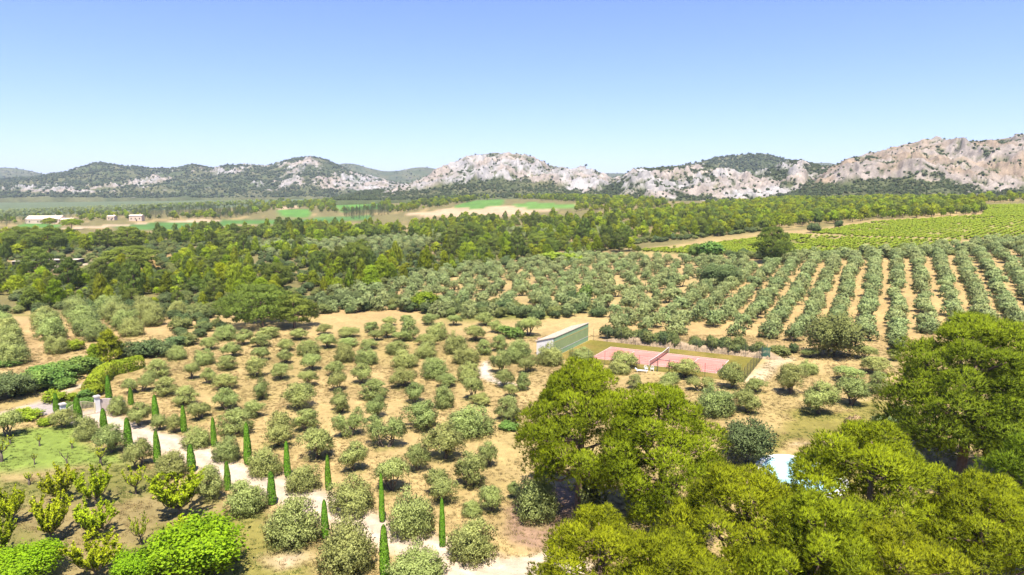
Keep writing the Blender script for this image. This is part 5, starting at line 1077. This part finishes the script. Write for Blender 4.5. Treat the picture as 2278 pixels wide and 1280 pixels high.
house(305, 492, 13, 9, 6, .15, 'pale square house among trees in the left valley', wins=3); house(250, 490, 8, 8, 4.5, .1, 'small pale house left of the square valley house', wins=2)
house(140, 590, 15, 6, 2.7, .1, 'long low dark-fronted house with pale flat roof in the pine wood', 'roof_sheet', 'dark_wood', .06, 3, False)
house(55, 593, 7, 5, 2.6, .1, 'low pale-roofed shed at far left of the pine wood', 'roof_sheet', 'dark_wood', .06, 2, False)

# ------------------------------------------------------------------ hills
RIDGES = [  # name, label, ridge (photo), base row, base distance, ridge distance, roughness, seed
    ('hills', 'far wooded ridge closing the valley', [(-500, 372), (0, 373), (35, 374), (70, 380), (110, 390), (400, 400), (740, 380), (757, 363), (790, 364), (820, 374), (860, 382), (900, 379), (920, 373), (945, 372), (985, 378), (1040, 392), (1300, 392), (1340, 386), (1390, 386), (1430, 392), (1750, 380), (1790, 364), (1840, 362), (1880, 372), (2000, 380), (2700, 380)], 425, 3300, 4300, .10, 1),
    ('hills', 'scrub-covered limestone hills on the left', [(-500, 395), (0, 398), (60, 394), (110, 388), (150, 382), (185, 372), (225, 363), (260, 369), (300, 374), (330, 376), (400, 375), (430, 367), (460, 373), (480, 377), (510, 370), (545, 368), (600, 373), (640, 360), (690, 353), (720, 358), (755, 372), (790, 386), (840, 398), (900, 412), (960, 425), (1000, 438)], 441, 1900, 2900, .22, 2),
    ('hills', 'bare white limestone mountain in the centre', [(740, 440), (800, 428), (860, 420), (920, 408), (960, 392), (985, 378), (1010, 368), (1050, 358), (1095, 344), (1130, 349), (1170, 348), (1200, 360), (1230, 372), (1280, 380), (1330, 388), (1370, 400), (1420, 412), (1480, 432), (1520, 445)], 446, 1150, 1800, .26, 3),
    ('hills', 'green wooded hill behind the right-hand rocks', [(1360, 410), (1440, 385), (1500, 373), (1530, 367), (1580, 355), (1640, 346), (1700, 344), (1740, 355), (1780, 364), (1850, 385), (1950, 410)], 436, 1700, 2300, .14, 4),
    ('hills', 'rounded pale rock hills right of centre', [(1310, 448), (1350, 420), (1390, 392), (1410, 378), (1440, 375), (1500, 374), (1560, 372), (1590, 378), (1640, 390), (1690, 386), (1740, 365), (1775, 358), (1810, 366), (1850, 376), (1900, 395), (1990, 430), (2040, 446)], 456, 1000, 1400, .26, 5),
    ('hills', 'big tan limestone mountain on the right', [(1690, 462), (1740, 440), (1790, 410), (1830, 385), (1880, 352), (1950, 337), (2000, 322), (2050, 317), (2100, 320), (2180, 312), (2278, 304), (2500, 296), (2800, 310), (3200, 340)], 452, 760, 1150, .24, 6)]
ROCK = {2: [(90, 425, 75, 8, 1.1), (310, 410, 35, 10, 1.0), (350, 402, 25, 8, 1.0), (500, 385, 50, 8, .9), (240, 415, 40, 6, .9), (655, 375, 35, 18, 1.0), (700, 362, 20, 9, .8), (640, 408, 40, 14, .9), (740, 405, 45, 14, .9), (800, 408, 60, 16, 1.2), (880, 424, 70, 12, 1.2), (560, 372, 40, 5, .6), (180, 428, 60, 5, .9), (570, 415, 60, 8, .4)],
        3: [(1100, 372, 130, 32, 1.5), (1000, 395, 80, 22, 1.3), (1230, 395, 100, 22, 1.2), (1320, 415, 70, 22, 1.1), (920, 418, 80, 14, 1.2), (1110, 424, 70, 22, -2.8), (1040, 424, 70, 14, -1.6), (1200, 436, 110, 14, -2.2)],
        4: [(1700, 395, 60, 10, .3)], 5: [(1440, 395, 60, 22, 1.0), (1560, 390, 70, 18, .9), (1640, 425, 110, 32, 1.3), (1760, 380, 60, 18, .9), (1800, 410, 60, 18, .7), (1470, 425, 80, 18, .7), (1700, 380, 40, 9, -.6)],
        6: [(2000, 370, 220, 50, 1.2), (2200, 340, 200, 50, 1.2), (1880, 395, 90, 40, 1.3), (2200, 410, 110, 25, 1.0), (1960, 428, 110, 26, -3.2), (2060, 430, 80, 20, -2.6), (1800, 442, 60, 16, -1.2), (2270, 437, 70, 12, -1.6), (2450, 360, 300, 60, 1.0), (2060, 350, 16, 5, -1.6), (2140, 365, 18, 8, -1.4), (2170, 385, 40, 6, -.9)]}
scrub = []
for name, lab, rg, bpy_, Db, Dr, rough, sd in RIDGES:
    rp_ = np.array(rg, float); pxs = np.arange(rp_[0, 0], rp_[-1, 0], 1.9 if sd > 1 else 4); nf, nb = (95, 20) if sd > 1 else (30, 8)
    t = np.r_[np.linspace(0, 1, nf), np.linspace(1, 1.8, nb + 1)[1:]]
    ridge = np.interp(pxs, rp_[:, 0], rp_[:, 1]); ridge = np.convolve(np.pad(ridge, 6, mode='edge'), np.hanning(13) / np.hanning(13).sum(), 'valid')
    u = (pxs - 1139) / F / 1.01
    D = Db + (Dr - Db) * t; D = np.where(t > 1, Dr + (Dr - Db) * (t - 1), D)
    zb = CAMZ + Db * float(ratio(bpy_)); zr = CAMZ + Dr * ratio(ridge)
    S = np.where(t <= 1, 0.55 * t + 0.45 * (t * t * (3 - 2 * t)), 1 - 0.9 * ((t - 1) / .8) ** 1.3)
    X = u[None, :] * D[:, None]; Y = np.repeat(D[:, None], len(u), 1); rise = np.maximum(zr - zb, 0)[None, :]
    env = np.where(t < 1, np.sin(math.pi * np.clip(t, 0, 1)) ** .7 * .9 + .10 * t, .12)[:, None]
    sc_ = (Dr - Db) / 2.6
    n1 = fbm(X / sc_, Y / sc_, 6, sd * 7, True) - .55; wx_ = (fbm(X / 60, Y / 60, 3, sd * 31) - .5) * 50; n2 = fbm((X + wx_) / 46, (Y + wx_) / 90, 5, sd * 11, True) - .55; n3 = fbm(X / 12, Y / 16, 3, sd * 13) - .5
    Zh = zb + rise * S[:, None] + rise * rough * 2.1 * n1 * env
    a_, b_, _ = project(X, Y, Zh)
    rk = np.zeros_like(X)
    for cx_, cy_, rx, ry, wgt in ROCK.get(sd, []): rk += wgt * np.exp(-(((a_ - cx_) / rx) ** 2 + ((b_ - cy_) / ry) ** 2))
    nz_ = fbm(X / 26, Y / 30, 5, sd * 17 + 3); rkw = np.clip((rk + (nz_ - .5) * 2.2 - (.52 if sd == 2 else .42)) * 3.2, 0, 1)
    rkw = np.clip(rkw - np.clip((-.10 - n2) * 7, 0, .95) - np.clip((fbm(X / 9, Y / 13, 3, sd * 37) - .60) * 9, 0, .8), 0, 1)
    Zh = Zh + (n2 * (26 if sd == 6 else 40) * (.35 + .65 * rkw) + n3 * 15 * rkw) * np.minimum(env * 1.2, 1) * np.clip(rise / 60, .1, 1); Zh[0] -= 25
    V = np.stack([X.ravel(), Y.ravel(), Zh.ravel()], 1); nu = len(u); a = (np.arange(len(t) - 1)[:, None] * nu + np.arange(nu - 1)[None]).ravel()
    tan_ = np.clip((fbm(X / 60, Y / 60, 4, sd * 23) - .38) * 4, 0, 1)[..., None]
    if sd == 6: tan_ = np.clip(tan_ + .35, 0, 1)
    rockc = np.array((0.315, 0.295, 0.275)) * (1 - .45 * tan_) + np.array((0.30, 0.215, 0.14)) * .45 * tan_ if sd != 6 else np.array((0.29, 0.26, 0.235)) * (1 - .75 * tan_) + np.array((0.255, 0.18, 0.108)) * .75 * tan_
    greenc = np.array((0.075, 0.092, 0.036)) * (1 - .3 * tan_) + np.array((0.22, 0.18, 0.09)) * .3 * tan_
    streak = (.55 + .9 * fbm(X / 7, Y / 11, 3, sd * 29))[..., None]; cc = (rockc * streak * rkw[..., None] + greenc * (1 - rkw[..., None]))
    props(obj(name, make_mesh(name, V, np.stack([a, a + 1, a + nu + 1, a + nu], 1), 'hill', col=cc.reshape(-1, 3) * .84, smooth=True)), lab, kind='structure')
    g = np.random.default_rng(sd + 50); nS = {1: 5000, 2: 16000, 3: 10000, 4: 6000, 5: 9000, 6: 18000}[sd]
    i = g.integers(2, nf, nS * 3); j = g.integers(1, nu - 1, nS * 3); pr = (1 - rkw[i, j]) ** 1.5 * (.25 + .75 * (fbm(X[i, j] / 50, Y[i, j] / 50, 3, sd) > .45)) + .05; pr = pr * (t[i] < .985)
    ok = g.random(nS * 3) < pr; i, j = i[ok][:nS], j[ok][:nS]
    scrub.append(np.column_stack([X[i, j] + g.normal(size=len(i)) * 2, Y[i, j], Zh[i, j] - .8, (2.2 + 3.6 * g.random(len(i)) ** 2.5) * (1.6 if sd in (1, 2, 4) else .8 if sd == 6 else .95)]))
scrub = np.vstack(scrub)
scatter('hillside_scrub', 'scrub', scrub[:, :3], scrub[:, 3] * 1.15, scrub[:, 3], 'dark scrub and small trees dotted over the limestone hills', 'scrub')

# ------------------------------------------------------------------ haze in the air of the valley
m_, N, L = new_mat('haze'); out = N.new('ShaderNodeOutputMaterial'); pv = N.new('ShaderNodeVolumePrincipled')
pv.inputs['Color'].default_value = (0.74, 0.85, 1.0, 1); pv.inputs['Density'].default_value = 0.00008; pv.inputs['Anisotropy'].default_value = 0.1
L.new(pv.outputs[0], out.inputs['Volume'])
m = MB(); m.box((0, 4600, 225), (19000, 15500, 456)); props(m.build('haze', 'haze'), 'thin pale summer haze over the valley', 'haze', kind='stuff')
